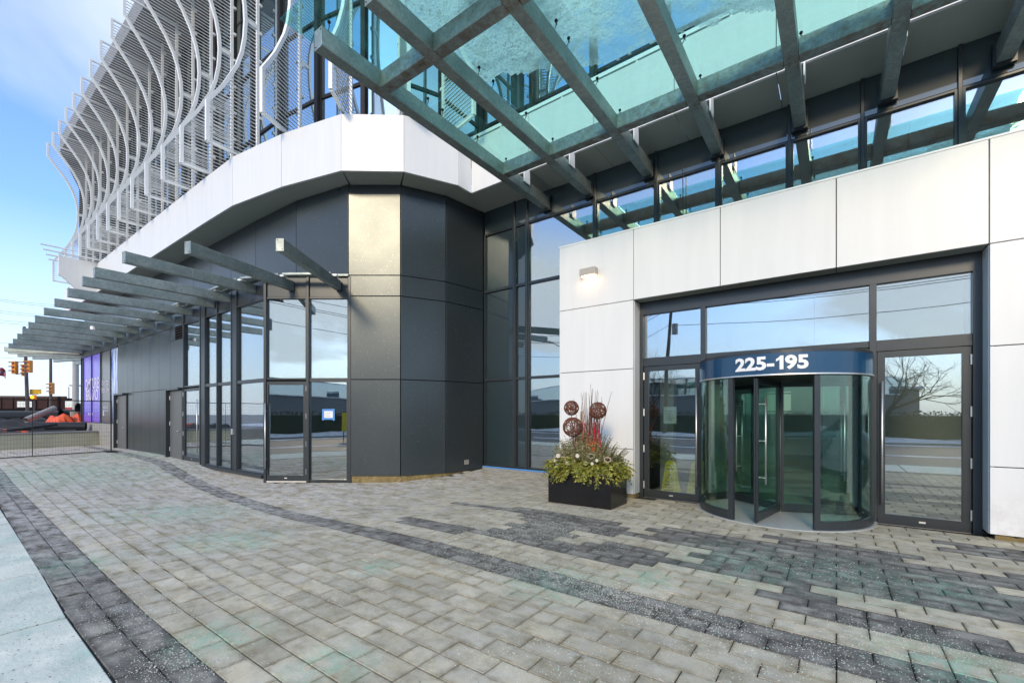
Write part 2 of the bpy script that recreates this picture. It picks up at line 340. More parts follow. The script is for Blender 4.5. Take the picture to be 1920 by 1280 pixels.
P = .195
band_pts = [(4, 3.44), (-1.5, 3.44), (-4.3, 3.55), (-8.46, 3.80), (-10.8, 3.95), (-13.2, 4.2), (-17.9, 4.62), (-23.7, 4.70), (-40, 4.8)]
edge_pts = [(4, .72), (-4.5, .73), (-6.5, .80), (-9.5, .88), (-13, .96), (-40, 1.1)]
edge2_pts = [(4, 1.11), (-4.6, 1.13), (-8.6, 1.24), (-18, 1.52), (-40, 1.7)]
def lerp_pts(pts, x):
    if x >= pts[0][0]: return pts[0][1]
    for (a, ya), (b, yb) in zip(pts, pts[1:]):
        if x >= b: return ya + (yb - ya) * (x - a) / (b - a)
    return pts[-1][1]
darks = [(-.50, 1.0, 4.22, 4.62), (-1.75, -.16, 4.80, 5.02), (-.50, -.16, 4.42, 5.02), (-1.18, .62, 5.01, 6.22), (.4, 1.22, 5.01, 6.38), (1.1, 2.6, 5.01, 5.5), (-1.97, -1.2, 5.58, 6.2), (-1.97, .6, 6.0, 6.4), (-.78, .6, 6.22, 6.8), (1.2, 2.6, 5.95, 6.6),
         (-5.6, -3.1, 4.43, 4.81), (-5.7, -4.2, 5.95, 6.2), (-4.2, -2.5, 5.6, 6.2), (-3.9, -2.9, 4.62, 5.8), (-3.1, -1.6, 4.43, 4.8), (-2.45, -1.58, 4.8, 5.2), (-2.9, -2.2, 5.4, 5.8), (1.0, 3.2, 7.2, 7.8)]
def is_dark(x, y):
    b = lerp_pts(band_pts, x)
    if b - .001 < y < b + .39: return True
    if y < lerp_pts(edge2_pts, x): return True
    return any(a < x < b_ and c_ < y < d_ for a, b_, c_, d_ in darks)
pavement = empty('pavement', (0, 4, 0), kind='structure')
# sheet of bedding sand under the pavers
mb = MB(); NX, NY = 90, 40
for i in range(NX + 1):
    for j in range(NY + 1):
        x = -46 + 54 * i / NX; y = .5 + 10.5 * j / NY; mb.v.append((x, y, gz(x, y) - .014))
for i in range(NX):
    for j in range(NY): a = i * (NY + 1) + j; mb.f.append((a, a + NY + 1, a + NY + 2, a + 1))
mk('bedding_sand', mb, M['sand'], pavement)
def inside(x, y):
    if y < lerp_pts(edge_pts, x) or y > 10.0: return False
    if x > -4.75 and y > 8.28: return False
    if x < -8.4 and y > 5.6 + max(0, (x + 11.8)) * .95: return False
    if x < -12 and y > 5.6: return False
    return True
def paver_mesh(name, L, W, mat, seed, jit=.0012):
    rn = random.Random(seed); mb = MB(); a, b, c_ = L / 2, W / 2, .005
    g = lambda: rn.uniform(-jit, jit)
    lo = [(-a, -b), (a, -b), (a, b), (-a, b)]; hi = [(-a + c_, -b + c_), (a - c_, -b + c_), (a - c_, b - c_), (-a + c_, b - c_)]
    lo = [(x + g(), y + g()) for x, y in lo]
    v = [(x, y, -.05) for x, y in lo] + [(x, y, -.004) for x, y in lo] + [(x, y, g() * .8) for x, y in hi]
    f = [(0, 1, 5, 4), (1, 2, 6, 5), (2, 3, 7, 6), (3, 0, 4, 7), (4, 5, 9, 8), (5, 6, 10, 9), (6, 7, 11, 10), (7, 4, 8, 11), (8, 9, 10, 11)]
    mb.add(v, f); mb.a += [(x, y, a) for x, y, _ in v]; return mb
def warp(x, y):
    b = lerp_pts(band_pts, x) - 3.44; e = lerp_pts(edge2_pts, x) - 1.11
    tt = max(0, min(1, (y - 1.11) / 2.33)); return y + e * (1 - tt) + b * tt
pav_list = []
rn = random.Random(3)
row = 0
y0 = 3.45 - P * 15
for r_ in range(0, 50):
    yc = y0 + (r_ + .5) * P
    x = 3.705 - (.195 if r_ % 2 else 0); half = 0
    while x > -36:
        if half: L = .195; half = 0
        elif rn.random() < .05: L = .195; half = 1
        else: L = .39
        xc = x - L / 2; x -= L
        yy = warp(xc, yc)                                                       # rows follow the gentle curve of the kerb
        if inside(xc, yy): pav_list.append((xc, yy, L, is_dark(xc, yy), yc))
def proj_area(x, y, L):
    dep = -.5911 * x + .8066 * y
    if dep < .5: return 0
    px = CX + F * (.8066 * x + .5911 * y) / dep; py = HY + F * H / dep
    if px < -60 or px > 1980 or py > 1320: return 0
    return L * P * H / dep ** 3
pav_list.sort(key=lambda p: -proj_area(p[0], p[1], p[2]))
protos = {}
for dk in (False, True):
    for L in (.39, .195):
        protos[(dk, L)] = [mesh_of('paver', paver_mesh('paver', L - .007, P - .007, None, s_), M['pav_d' if dk else 'pav_l'], False)[0] for s_ in range(5)]
rest = {False: MB(), True: MB()}
for i, (x, y, L, dk, yc) in enumerate(pav_list):
    z = gz(x, y) + rn.uniform(-.0015, .0015)
    if i < 300:
        o = bpy.data.objects.new('paver', protos[(dk, L)][i % 5]); C.objects.link(o); o.location = (x, y, z)
        e = .05; o.rotation_euler = (math.atan((gz(x, y + e) - gz(x, y - e)) / (2 * e)) + rn.uniform(-.004, .004), -math.atan((gz(x + e, y) - gz(x - e, y)) / (2 * e)) + rn.uniform(-.004, .004), rn.choice([0, math.pi]) + rn.uniform(-.004, .004))
        o.scale = (1, (warp(x, yc + .09) - warp(x, yc - .09)) / .18, 1); place(o, pavement)
    else:
        pm = paver_mesh('p', L - .007, P - .007, None, i)
        rest[dk].add([(px + x, warp(px + x, py + yc), pz + gz(px + x, py + y) + z - gz(x, y)) for px, py, pz in pm.v], pm.f); rest[dk].a += pm.a
mk('beige_pavers', rest[False], M['pav_l'], pavement, kind='stuff'); mk('charcoal_pavers', rest[True], M['pav_d'], pavement, kind='stuff')

# sidewalk slabs at the street edge (joints where the photograph shows them)
sidewalk = empty('sidewalk', (-4, 0, 0), kind='structure')
xs = [3.2]; 
while xs[-1] > -44: xs.append(xs[-1] - 1.62)
for a, b in zip(xs, xs[1:]):
    mb = MB(); g_ = .015
    ya, yb = lerp_pts(edge_pts, a) - .008, lerp_pts(edge_pts, b) - .008
    za, zb = gz(a, .5), gz(b, .5)
    v = [(b + g_, -1.35, zb - .12), (a - g_, -1.35, za - .12), (a - g_, ya, za - .12), (b + g_, yb, zb - .12), (b + g_, -1.35, zb), (a - g_, -1.35, za), (a - g_, ya, za), (b + g_, yb, zb)]
    mb.add(v, [(3, 2, 1, 0), (4, 5, 6, 7), (0, 1, 5, 4), (1, 2, 6, 5), (2, 3, 7, 6), (3, 0, 4, 7)])
    mk('concrete_slab', mb, M['conc'], sidewalk, bevel=.006)
mb = MB().box(-60, 30, -1.55, -1.36, -.3, .01); mk('curb', mb, M['curb'], None, kind='structure', bevel=.02)
mk('road', MB().box(-400, 200, -15.5, -1.55, -.5, -.14), M['asph'], None, kind='structure')
mk('far_curb', MB().box(-60, 40, -15.7, -15.5, -.3, .0), M['curb'], None, kind='structure')
# ground to the horizon
mb = MB().add([(-1500, -1500, -.35), (1500, -1500, -.35), (1500, 1500, -.35), (-1500, 1500, -.35)], [(0, 1, 2, 3)]); mk('ground', mb, M['dirt'], None, kind='structure')
mb = MB(); 
for i in range(121):
    for j in range(13):
        x = -70 + i; y = -15.7 - j * .45; mb.v.append((x, y, -.1 + .28 * sm(j / 3) * sm((12 - j) / 3) * (.5 + .9 * noise.noise(Vector((x * .3, y * .5, 0)))) + .1))
for i in range(120):
    for j in range(12): a = i * 13 + j; mb.f.append((a, a + 1, a + 14, a + 13))
mk('snowbank', mb, M['snow'], None, smooth=True, kind='structure')
mb = MB()
for x0, x1, ya, yb in ((-60, -22, -7.2, -6.7), (-18, 8, -7.3, -6.9), (-40, 20, -2.3, -1.56), (-60, 30, -15.4, -14.6)):
    n_ = int((x1 - x0) * 2); base = len(mb.v)
    for i in range(n_ + 1):
        x = x0 + (x1 - x0) * i / n_
        w0 = noise.noise(Vector((x * .7, ya, 1))) * .25; w1 = noise.noise(Vector((x * .9, yb, 4))) * .3
        mb.v += [(x, ya + w0, -.136), (x, (ya + yb) / 2, -.10), (x, max(yb + w1, ya + w0 + .05), -.136)]
    for i in range(n_):
        for j in (0, 1): a = base + i * 3 + j; mb.f.append((a, a + 3, a + 4, a + 1))
mk('road_snow', mb, M['snow'], None, kind='stuff', label='thin dirty snow ridges lying along the road', cat='snow')

# rock salt grains scattered over the paving
t = MT('salt_grain'); oi = t.geo(); rp = oi.outputs['Random Per Island']
M['salt'] = t.out(t.bsdf(t.mix(t.ramp(rp, .80, .84), t.mix(t.ramp(rp, 0, .8), (.78, .77, .70), (.42, .41, .36)), (.35, .58, .46)), .5))
mb = MB(); rn = random.Random(11)
clusters = [(ground_at(px, py), r, n_) for px, py, r, n_ in ((1030, 990, .55, 2600), (1100, 960, .4, 1500), (1150, 1110, .3, 900), (1050, 1080, .35, 900), (900, 1060, .3, 500), (1560, 1230, .35, 700), (1420, 1250, .4, 500), (1700, 1200, .3, 500), (330, 1240, .25, 600), (260, 1160, .3, 500), (1030, 1240, .4, 500), (880, 1030, .4, 600), (1180, 1130, .25, 500), (1340, 1170, .2, 350), (640, 1110, .3, 300), (1580, 1070, .4, 400), (940, 1000, .4, 900))]
def grain(x, y, s_):
    z = gz(x, y) + s_ * .3; a = rn.uniform(0, 6.28); k = rn.uniform(.6, 1.3)
    ca, sa = math.cos(a) * s_, math.sin(a) * s_ * 1
    v = [(x + ca, y + sa, z), (x - sa * k, y + ca * k, z), (x - ca, y - sa, z), (x + sa * k, y - ca * k, z), (x + rn.uniform(-.3, .3) * s_, y, z + s_ * rn.uniform(.5, .9)), (x, y, z - s_ * .6)]
    mb.add(v, [(0, 1, 4), (1, 2, 4), (2, 3, 4), (3, 0, 4), (1, 0, 5), (2, 1, 5), (3, 2, 5), (0, 3, 5)])
for (cx_, cy_, _), r, n_ in clusters:
    for _ in range(int(n_ * 1.3)):
        x, y = rn.gauss(cx_, r), rn.gauss(cy_, r * .6)
        if inside(x, y) and y < 8.05: grain(x, y, rn.choice([.0024, .003, .004, .0052]))
for _ in range(60000):
    x = rn.uniform(-8, 3); y = rn.uniform(.8, 8.0)
    if inside(x, y) and noise.noise(Vector((x * 1.1, y * 1.6, 3))) > rn.uniform(-.12, .5): grain(x, y, rn.choice([.0014, .0017, .0022, .003, .0042]))
mk('salt_grains', mb, M['salt'], None, kind='stuff', label='white and mint grains of rock salt strewn over the paving', cat='rock salt')

# ================================================================== THE BUILDING
bld = empty('office_building', (-12, 7, 0), 'modern office building with white fascia, charcoal panels and curved white fins', 'building')
Fp = [(-37.0, 5.47), (-29.2, 5.47), (-27.3, 5.47), (-25.65, 5.47), (-24.0, 5.47), (-22.35, 5.47), (-20.7, 5.47), (-19.05, 5.47), (-17.4, 5.47), (-15.75, 5.47), (-13.95, 5.49), (-11.77, 5.8), (-9.8, 6.28), (-8.59, 7.22), (-7.96, 8.5), (-7.96, 9.0)]
Ip = [(-37.0, 6.35), (-29.7, 6.35), (-27.8, 6.35), (-26.15, 6.35), (-24.5, 6.35), (-22.85, 6.35), (-21.2, 6.35), (-19.55, 6.35), (-17.9, 6.35), (-16.25, 6.35), (-14.5, 6.36), (-12.22, 6.43), (-10.25, 6.77), (-9.15, 7.58), (-8.6, 8.69), (-8.42, 10.05)]
xr = [-7.96, -6.1, -4.35, -2.6, -.85, .9, 2.65, 4.4]
ZS, ZT = 7.57, 8.96
cavity = MB()
for a, b in zip(Fp, Fp[1:]):
    mk('fascia_panel', MB().seg(a, b, ZS, ZT, .06, .014), M['white'], bld, bevel=.004); cavity.seg(a, b, ZS + .02, ZT - .02, .04, 0, .05)
for a, b in zip(xr, xr[1:]):
    mk('fascia_panel', MB().box(a + .007, b - .007, 9.0, 9.06, ZS, ZT), M['white'], bld, bevel=.004); cavity.box(a, b, 9.05, 9.09, ZS + .02, ZT - .02)
# parapet cap and roof sheet behind the fascia
for i in range(len(Fp) - 1):
    a, b = Fp[i], Fp[i + 1]; ia, ib = Ip[i], Ip[i + 1]
    a = (a[0], a[1] + .085) if a[0] < -10 else (a[0] - .08, a[1] + .04); b = (b[0], b[1] + .085) if b[0] < -10 else (b[0] - .08, b[1] + .04)
    poly = [a, b, (b[0] + (ib[0] - b[0]) * 1.4, b[1] + (ib[1] - b[1]) * 1.4), (a[0] + (ia[0] - a[0]) * 1.4, a[1] + (ia[1] - a[1]) * 1.4)]
    cavity.prism(poly, ZT - .12, ZT - .06)
cavity.box(-8.5, 4.4, 9.09, 11.3, ZT - .12, ZT - .06)
mk('fascia_core', cavity, M['gap'], bld)
mk('parapet_rail', MB().box(-7.9, 4.4, 9.02, 9.1, 9.02, 9.1), M['wpaint'], bld)
for x in (-7.0, -5.2, -3.4, -1.6, .2, 2.0, 3.8): mk('rail_post', MB().box(x, x + .05, 9.04, 9.09, ZT, 9.02), M['wpaint'], bld)
# soffit panels
for i in range(len(Fp) - 1):
    a, b = Vector(Fp[i]), Vector(Fp[i + 1]); ia, ib = Vector(Ip[i]), Vector(Ip[i + 1])
    d = (b - a).normalized() * .006; di = (ib - ia).normalized() * .006
    n_in = inward(a, b) * .065
    ni2 = inward(ia, ib) * .12; poly = [a + d + n_in, b - d + n_in, ib - di + ni2, ia + di + ni2]
    mk('soffit_panel', MB().prism([(p.x, p.y) for p in poly], ZS + .012, ZS + .05), M['soffit'], bld)
mk('soffit_panel', MB().prism([(-8.04, 8.96), (-7.97, 8.96), (-7.95, 9.065), (-6.106, 9.065), (-6.106, 10.2), (-8.6, 10.2)], ZS + .012, ZS + .05), M['soffit'], bld)
for a, b in zip(xr[1:], xr[2:]):
    mk('soffit_panel', MB().box(a + .006, b - .006, 9.07, 10.2, ZS + .012, ZS + .05), M['soffit'], bld)
# end wing of the fascia, seen from its side
we = MB(); out_ = [(4.15, 9.0), (4.15, 8.15), (4.72, 7.57), (5.47, 7.57), (5.47, 9.0)]
n_ = len(out_); v = [(-29.22, y, z) for y, z in out_] + [(-29.36, y, z) for y, z in out_]
we.add(v, [tuple(range(n_)), tuple(range(2 * n_ - 1, n_ - 1, -1))] + [((i + 1) % n_, i, n_ + i, n_ + (i + 1) % n_) for i in range(n_)]); mk('fascia_end', we, M['white'], bld)
mk('floor_slab', MB().prism([(-29.7, 6.45)] + [(x, y + .1) for x, y in Ip[2:12]] + [(-10.35, 6.9), (-9.25, 7.7), (-8.72, 8.75), (-8.52, 10.1), (4.4, 10.1), (4.4, 16), (-29.7, 16)], 7.63, 7.75), M['gap'], bld)
mk('corner_trim', MB().box(-8.60, -8.44, 9.98, 10.16, -.2, ZS + .05), M['frame'], bld)
# charcoal wall above the side canopy
for a, b in zip(Ip, Ip[1:]):
    if b[0] > -10.3 + .2: continue
    mk('wall_panel', MB().seg(a, b, 5.2, ZS, .05, .02), M['char'], bld, bevel=.004)
    cavity = None
core = MB()
for a, b in zip(Ip, Ip[1:]): core.seg(a, b, -.3, ZS + .05, .05, 0, .056)
mk('wall_core', core, M['gap'], bld)
# rounded corner: three facets, five courses
drum = Ip[12:16]
for a, b in zip(drum, drum[1:]):
    for z0, z1 in ((-.02, 2.5), (2.5, 4.67), (4.67, 5.21), (5.21, 7.33)):
        mk('wall_panel', MB().seg(a, b, z0 + .009, z1 - .009, .05, .026), M['char'], bld, bevel=.005)
    mk('head_trim', MB().seg(a, b, 7.335, ZS, .05, .004, .03), M['frame'], bld)
# rough stone base below it
t = MT('split_stone'); M['stone'] = t.out(t.bsdf(t.mix(t.ramp(t.noise(5, 6, .7), .35, .7), (.34, .27, .13), (.17, .13, .06)), .9, 0, .2, t.noise(16, 6, .7), 1, .04))
def stone_strip(a, b, z0, z1, parent, n_=9):
    a, b = Vector(a), Vector(b); nrm = inward(a, b); L = (b - a).length; k = max(3, int(L / .05)); mb = MB(); rr = 4
    for i in range(k + 1):
        for j in range(rr + 1):
            p = a.lerp(b, i / k) + nrm * (.03 + .02 * noise.noise(Vector((p_seed[0] + i * .4, j * .7, 0))) * (0 if False else 1))
            mb.v.append((p.x, p.y, z0 + (z1 - z0) * j / rr))
    for i in range(k):
        for j in range(rr): q = i * (rr + 1) + j; mb.f.append((q, q + rr + 1, q + rr + 2, q + 1))
    p_seed[0] += 31.7
    mk('base_stone', mb, M['stone'], parent)
p_seed = [0.]
for a, b in zip(drum, drum[1:]):
    a, b = Vector(a), Vector(b); m_ = a.lerp(b, .5)
    stone_strip(a.lerp(b, .005), a.lerp(b, .995), -.3, -.01, bld)
mk('outlet_plate', MB().seg(Vector(drum[2]).lerp(Vector(drum[3]), .47), Vector(drum[2]).lerp(Vector(drum[3]), .58), .17, .30, .02, 0, -.022), M['curb'], bld)

# ---- glazed bay beside the rounded corner
def glazed(parent, p, q, z0, z1, fw=.05, mat='glass', dep=.12, name='window', gap=0):
    """one framed pane standing on plan line p-q: a part with frame bars and a pane below it"""
    p, q = Vector(p), Vector(q); d = (q - p).normalized(); f = MB()
    f.seg(p, q, z1 - fw, z1, dep, gap); f.seg(p, q, z0, z0 + fw, dep, gap)
    f.seg(p, p + d * fw, z0 + fw, z1 - fw, dep, gap); f.seg(q - d * fw, q, z0 + fw, z1 - fw, dep, gap)
    o = mk(name, f, M['frame'], parent)
    mk('pane', MB().seg(p + d * fw, q - d * fw, z0 + fw, z1 - fw, .012, 0, .055), M[mat], o)
    return o
bay = [(-10.25, 6.79), (-11.14, 6.15), (-12.05, 5.5)]
ZG = [-.05, 2.5, 4.65]
def mullion(parent, x, y, z0, z1, wd=.07, dp=.16, rz=0, name='mullion'):
    mb = MB(); c, s_ = math.cos(rz), math.sin(rz)
    pl = [(-wd / 2, -dp / 2), (wd / 2, -dp / 2), (wd / 2, dp / 2), (-wd / 2, dp / 2)]
    mb.prism([(x + a * c - b * s_, y + a * s_ + b * c) for a, b in pl], z0, z1); return mk(name, mb, M['frame'], parent, bevel=.006)
glazed(bld, bay[1], bay[0], -.17, 2.5, .06); glazed(bld, bay[1], bay[0], 2.5, 4.65, .04)
glazed(bld, bay[2], bay[1], 2.5, 4.65, .04)
ang = math.atan2(bay[0][1] - bay[2][1], bay[0][0] - bay[2][0])
for p in bay: mullion(bld, p[0], p[1] + .04, -.2, 5.18, .07, .12, ang)
for a, b in ((bay[1], bay[0]), (bay[2], bay[1])):
    mk('head_panel', MB().seg(a, b, 4.66, 5.16, .05, .07, .02), M['frame'], bld)
mk('head_ledge', MB().prism([(-12.15, 5.40), (-10.2, 6.74), (-10.28, 6.86), (-14.4, 6.9), (-14.4, 5.40)], 5.18, 5.23), M['galv'], bld)
mk('head_ledge', MB().box(-33.2, -14.42, 5.40, 6.4, 5.18, 5.23), M['galv'], bld)
# glass door in the bay
def door(parent, p, q, z0, z1, mat, handle_at, hinge_at, outset=0.0, fwd=.085, hz=(.35, 2.05)):
    p, q = Vector(p), Vector(q); d = (q - p).normalized(); nn = inward(p, q); f = MB(); g_ = .012
    p = p + d * g_ - nn * outset; q = q - d * g_ - nn * outset; z1 -= g_
    f.seg(p, q, z1 - fwd, z1, .06); f.seg(p, q, z0 + .03, z0 + .03 + fwd * 1.7, .06)
    f.seg(p, p + d * fwd, z0 + .03 + fwd * 1.7, z1 - fwd, .06); f.seg(q - d * fwd, q, z0 + .03 + fwd * 1.7, z1 - fwd, .06)
    o = mk('glass_door', f, M['frame'], parent)
    mk('pane', MB().seg(p + d * fwd, q - d * fwd, z0 + .03 + fwd * 1.7, z1 - fwd, .012, 0, .03), M[mat], o)
    hp = (p + d * fwd * .55) if handle_at == 'p' else (q - d * fwd * .55); hp = hp - nn * .07
    hb = MB().tube([(hp.x, hp.y, z0 + hz[0]), (hp.x, hp.y, z0 + hz[1])], .014, 10)
    for z in (z0 + hz[0] + .25, z0 + hz[1] - .2): hb.tube([(hp.x, hp.y, z), (hp.x + nn.x * .08, hp.y + nn.y * .08, z)], .009, 8)
    mk('handle', hb, M['steel'], o, smooth=True)
    hg = (q if hinge_at == 'q' else p) - nn * .012
    for k in range(4):
        z = z0 + .2 + (z1 - z0 - .45) * k / 3; mk('hinge', MB().tube([(hg.x, hg.y, z), (hg.x, hg.y, z + .14)], .013, 8), M['steel'], o)
    m_ = (p + q) / 2 - nn * .003
    mk('threshold', MB().seg(p - d * .0, q + d * .0, z0 - .005, z0 + .028, .1, 0, -.02), M['steel'], o)
    mk('maker_plate', MB().seg(m_ - d * .035, m_ + d * .035, z0 + .09, z0 + .115, .004, 0, -.001), M['steel'], o)
    return o
door(bld, bay[2], bay[1], -.17, 2.46, 'glass', 'p', 'q')
# straight glazed stretch
gx = [-12.05, -13.72, -14.05, -15.05, -15.98, -16.35, -17.8]
for a, b in ((0, 1), (2, 3), (3, 4), (5, 6)):
    pa, pb = (gx[b], 5.5), (gx[a], 5.5)
    if (a, b) == (5, 6):
        glazed(bld, pa, pb, 2.5, 4.65, .04); door(bld, pa, pb, .02, 2.46, 'glass', 'q', 'p')
    else:
        glazed(bld, pa, pb, 0.0, 2.5, .05); glazed(bld, pa, pb, 2.5, 4.65, .04)
for x in gx[1:]: mullion(bld, x, 5.53, -.02, 5.18, .06, .09)
for a, b in ((1, 2), (4, 5)): mk('post_cover', MB().box(gx[b] + .04, gx[a] - .04, 5.5, 5.56, 0, 5.18), M['frame'], bld)
for a, b in zip(gx, gx[1:]): mk('head_panel', MB().box(b + .04, a - .04, 5.52, 5.57, 4.66, 5.17), M['frame'], bld)
mk('sill', MB().box(-16.1, -12.1, 5.44, 5.6, -.08, -.002), M['frame'], bld)
mk('foundation', MB().box(-16.4, -12.1, 5.50, 5.7, -.4, -.08), M['curb'], bld)
mk('access_reader', MB().box(-13.93, -13.83, 5.44, 5.5, 1.02, 1.18), M['steel'], bld)
# charcoal panels further left, with two service doors
def cpanel(x0, x1, z0, z1): mk('wall_panel', MB().box(x0 + .006, x1 - .006, 5.55, 5.6, z0 + .006, z1 - .006), M['char'], bld, bevel=.004)
cx = [-17.9, -19.25, -20.46, -21.51, -22.58, -23.65, -24.45, -26.0]
for a, b in zip(cx, cx[1:]):
    if (a, b) != (cx[0], cx[1]) and a != cx[6]: cpanel(b, a, .0, 2.5)
    cpanel(b, a, 2.5, 4.65 if a != cx[0] else 4.2)
    cpanel(b, a, 4.65, 5.17)
cpanel(cx[1], -18.75, 4.2, 4.65)
mk('wall_core', MB().box(-33.0, -17.9, 5.61, 5.68, -.1, 5.17), M['gap'], bld)
M['dgrey'] = simple('grey_door_paint', (.12, .125, .125), .45)
for x0, x1 in ((-19.2, -17.95), (-25.9, -24.5)):
    d_ = mk('service_door', MB().box(x0 + .1, x1 - .02, 5.5, 5.545, .02, 2.42), M['dgrey'], bld, bevel=.004)
    mk('door_frame', MB().box(x0, x0 + .09, 5.38, 5.6, 0, 2.5).box(x0 + .09, x1, 5.38, 5.6, 2.43, 2.5), M['frame'], d_)
    for z in (.3, 1.2, 2.1): mk('hinge', MB().tube([(x0 + .11, 5.49, z), (x0 + .11, 5.49, z + .14)], .014, 8), M['steel'], d_)
    mk('handle', MB().tube([(x1 - .12, 5.44, 1.02), (x1 - .3, 5.44, 1.02)], .012, 8).tube([(x1 - .12, 5.44, 1.02), (x1 - .12, 5.5, 1.02)], .012, 8), M['steel'], d_)
vt = mk('vent', MB().box(-18.75, -18.0, 5.6, 5.64, 4.2, 4.65), M['gap'], bld)
for k in range(5): mk('louvre', MB().bar((-18.72, 5.56, 4.25 + k * .088), (-18.03, 5.56, 4.25 + k * .088), .07, .012, (0, -.6, .8)), M['char'], vt)
for a, b in ((-18.78, -18.73), (-18.02, -17.97)): mk('vent_frame', MB().box(a, b, 5.54, 5.6, 4.2, 4.65), M['char'], vt)
# shop windows with printed film
mk('plinth', MB().box(-33.0, -26.0, 5.5, 5.7, -.2, 1.15), M['curb'], bld)
t = MT('violet_film'); M['violet'] = t.out(t.bsdf((.17, .12, .74), .25, 0, .5))
t = MT('grey_film'); M['gfilm'] = t.out(t.bsdf((.10, .105, .11), .25))
t = MT('city_photo_film'); s_ = t.n('ShaderNodeSeparateXYZ'); t.l(t.pos(), s_.inputs[0])
c_ = t.mix(t.ramp(t.noise(1, 4, .6, t.scaled((4, 4, .8))), .4, .62), (.05, .14, .62), (.62, .74, .88)); mr = t.n('ShaderNodeMapRange'); mr.inputs[1].default_value = 1.4; mr.inputs[2].default_value = 3.0; t.l(s_.outputs['Z'], mr.inputs[0])
M['photo'] = t.out(t.bsdf(t.mix(mr.outputs[0], (.05, .05, .11), c_), .25))
t = MT('white_print'); M['print'] = t.out(t.bsdf((.62, .60, .74), .4))
wx = [-26.05, -27.15, -28.95, -30.75, -32.6, -33.0]
for (b, a), mt in zip(zip(wx, wx[1:]), ('photo', 'gfilm', 'violet', 'violet', 'glass')):
    f = MB().box(a, b, 5.52, 5.62, 1.15, 1.2).box(a, b, 5.52, 5.62, 4.6, 4.66).box(a, a + .06, 5.52, 5.62, 1.2, 4.6)
    o = mk('shop_window', f, M['frame'], bld); mk('pane', MB().box(a + .06, b, 5.56, 5.58, 1.2, 4.6), M[mt], o)
    mk('head_panel', MB().box(a + .01, b - .01, 5.55, 5.6, 4.67, 5.17), M['char'], bld)
def wall_text(s, x, z, size, parent, mat='print', y=5.553, bold=.0, xs_=1.0):
    tb = text_mb(s, size, bold, .002); map_mb(tb, lambda p: (x + p.x * xs_, y - p.z, z + p.y)); return mk('lettering', tb, M[mat], parent)
wall_text('DMTURE', -30.7, 3.12, .75, bld, bold=.02, xs_=.95); wall_text('BRAVO', -30.7, 2.55, .75, bld, bold=.02, xs_=1.05)
wall_text('the city', -28.1, 3.12, .42, bld); wall_text('bold life', -28.1, 2.75, .42, bld)
for k, z in enumerate((1.98, 1.9, 1.78)): wall_text('residences and retail', -28.1, z, .1, bld)
wall_text('m e t r o s', -31.0, 1.62, .22, bld, bold=.01); wall_text('EL', -28.4, 1.62, .26, bld, bold=.015)
mk('lettering', MB().box(-32.5, -31.9, 5.549, 5.553, 1.25, 4.5).box(-27.45, -27.3, 5.549, 5.553, 1.6, 4.0), M['print'], bld) if False else None
# end return of the wall
mk('wall_panel', MB().box(-33.1, -33.02, 5.55, 9, 0, 5.17), M['char'], bld)

# ---- curtain wall to the right of the corner
cwx = [-8.42, -7.30, -6.87, -4.83, -3.30, -2.0, -.73, .38, 1.62, 3.0, 4.4]
for i, (a, b) in enumerate(zip(cwx, cwx[1:])):
    for z0, z1 in ((.1, 2.6), (2.6, 5.2), (5.2, 6.88)):
        if a > -4.9 and z0 < 5: continue
        glazed(bld, (a + .03, 10.07), (b - .03, 10.07), z0, z1, .035, 'sglass' if i < 2 else 'glass', .1)
    mk('spandrel_panel', MB().box(a + .03, b - .03, 10.09, 10.12, 6.9, ZS), M['sglass'], bld)
for x in cwx[1:]: mullion(bld, x, 10.07, .0 if x < -4.9 else 5.0, ZS, .055, .05)
mk('base_curb', MB().box(-8.45, -4.75, 10.02, 10.2, -.2, .07), M['curb'], bld)
t = MT('blue_tape'); M['blue'] = t.out(t.bsdf((.07, .26, .62), .5))
mk('blue_flashing', MB().box(-8.4, -4.75, 10.005, 10.015, .045, .085), M['blue'], bld)

# ---- upper storeys behind the fins
uw = [(-41, 6.9), (-15.75, 6.85), (-14.0, 6.88), (-12.3, 7.1), (-10.7, 7.5), (-9.75, 8.15), (-9.3, 9.1), (-9.3, 11.0), (4.4, 11.0)]
def uwall(a, b, n_):
    a, b = Vector(a), Vector(b)
    for k in range(n_):
        p, q = a.lerp(b, k / n_), a.lerp(b, (k + 1) / n_); d = (q - p).normalized(); L = (q - p).length
        cw = .30 if n_ > 8 else .12
        mk('facade_column', MB().seg(p, p + d * cw, ZT - .1, 17, .3, 0, -.12), M['gap'], bld)
        zs = [ZT - .1, 10.9, 13.2, 15.3, 17.0]
        for z0, z1 in zip(zs, zs[1:]):
            f = MB().seg(p + d * cw, q, z1 - .09, z1, .1, 0, -.01)
            sw = .28 if n_ > 8 else 0
            if sw: mk('spandrel_strip', MB().seg(p + d * cw, p + d * (cw + sw), z0, z1 - .09, .04), M['spandrel'], bld)
            f.seg(p + d * (cw + sw), p + d * (cw + sw + .04), z0, z1 - .09, .1, 0, -.01)
            o = mk('window', f, M['gap'], bld)
            mk('pane', MB().seg(p + d * (cw + sw + .04), q, z0, z1 - .09, .02, 0, .03), M['uglass'], o)
uwall(uw[0], uw[1], 16)
for a, b in zip(uw[1:], uw[2:-1]): uwall(a, b, 1)
uwall(uw[-2], uw[-1], 7)
t = MT('grey_soffit'); M['gsoff'] = t.out(t.bsdf(t.mix(t.noise(1.5, 4), (.20, .20, .20), (.26, .26, .255)), .6))
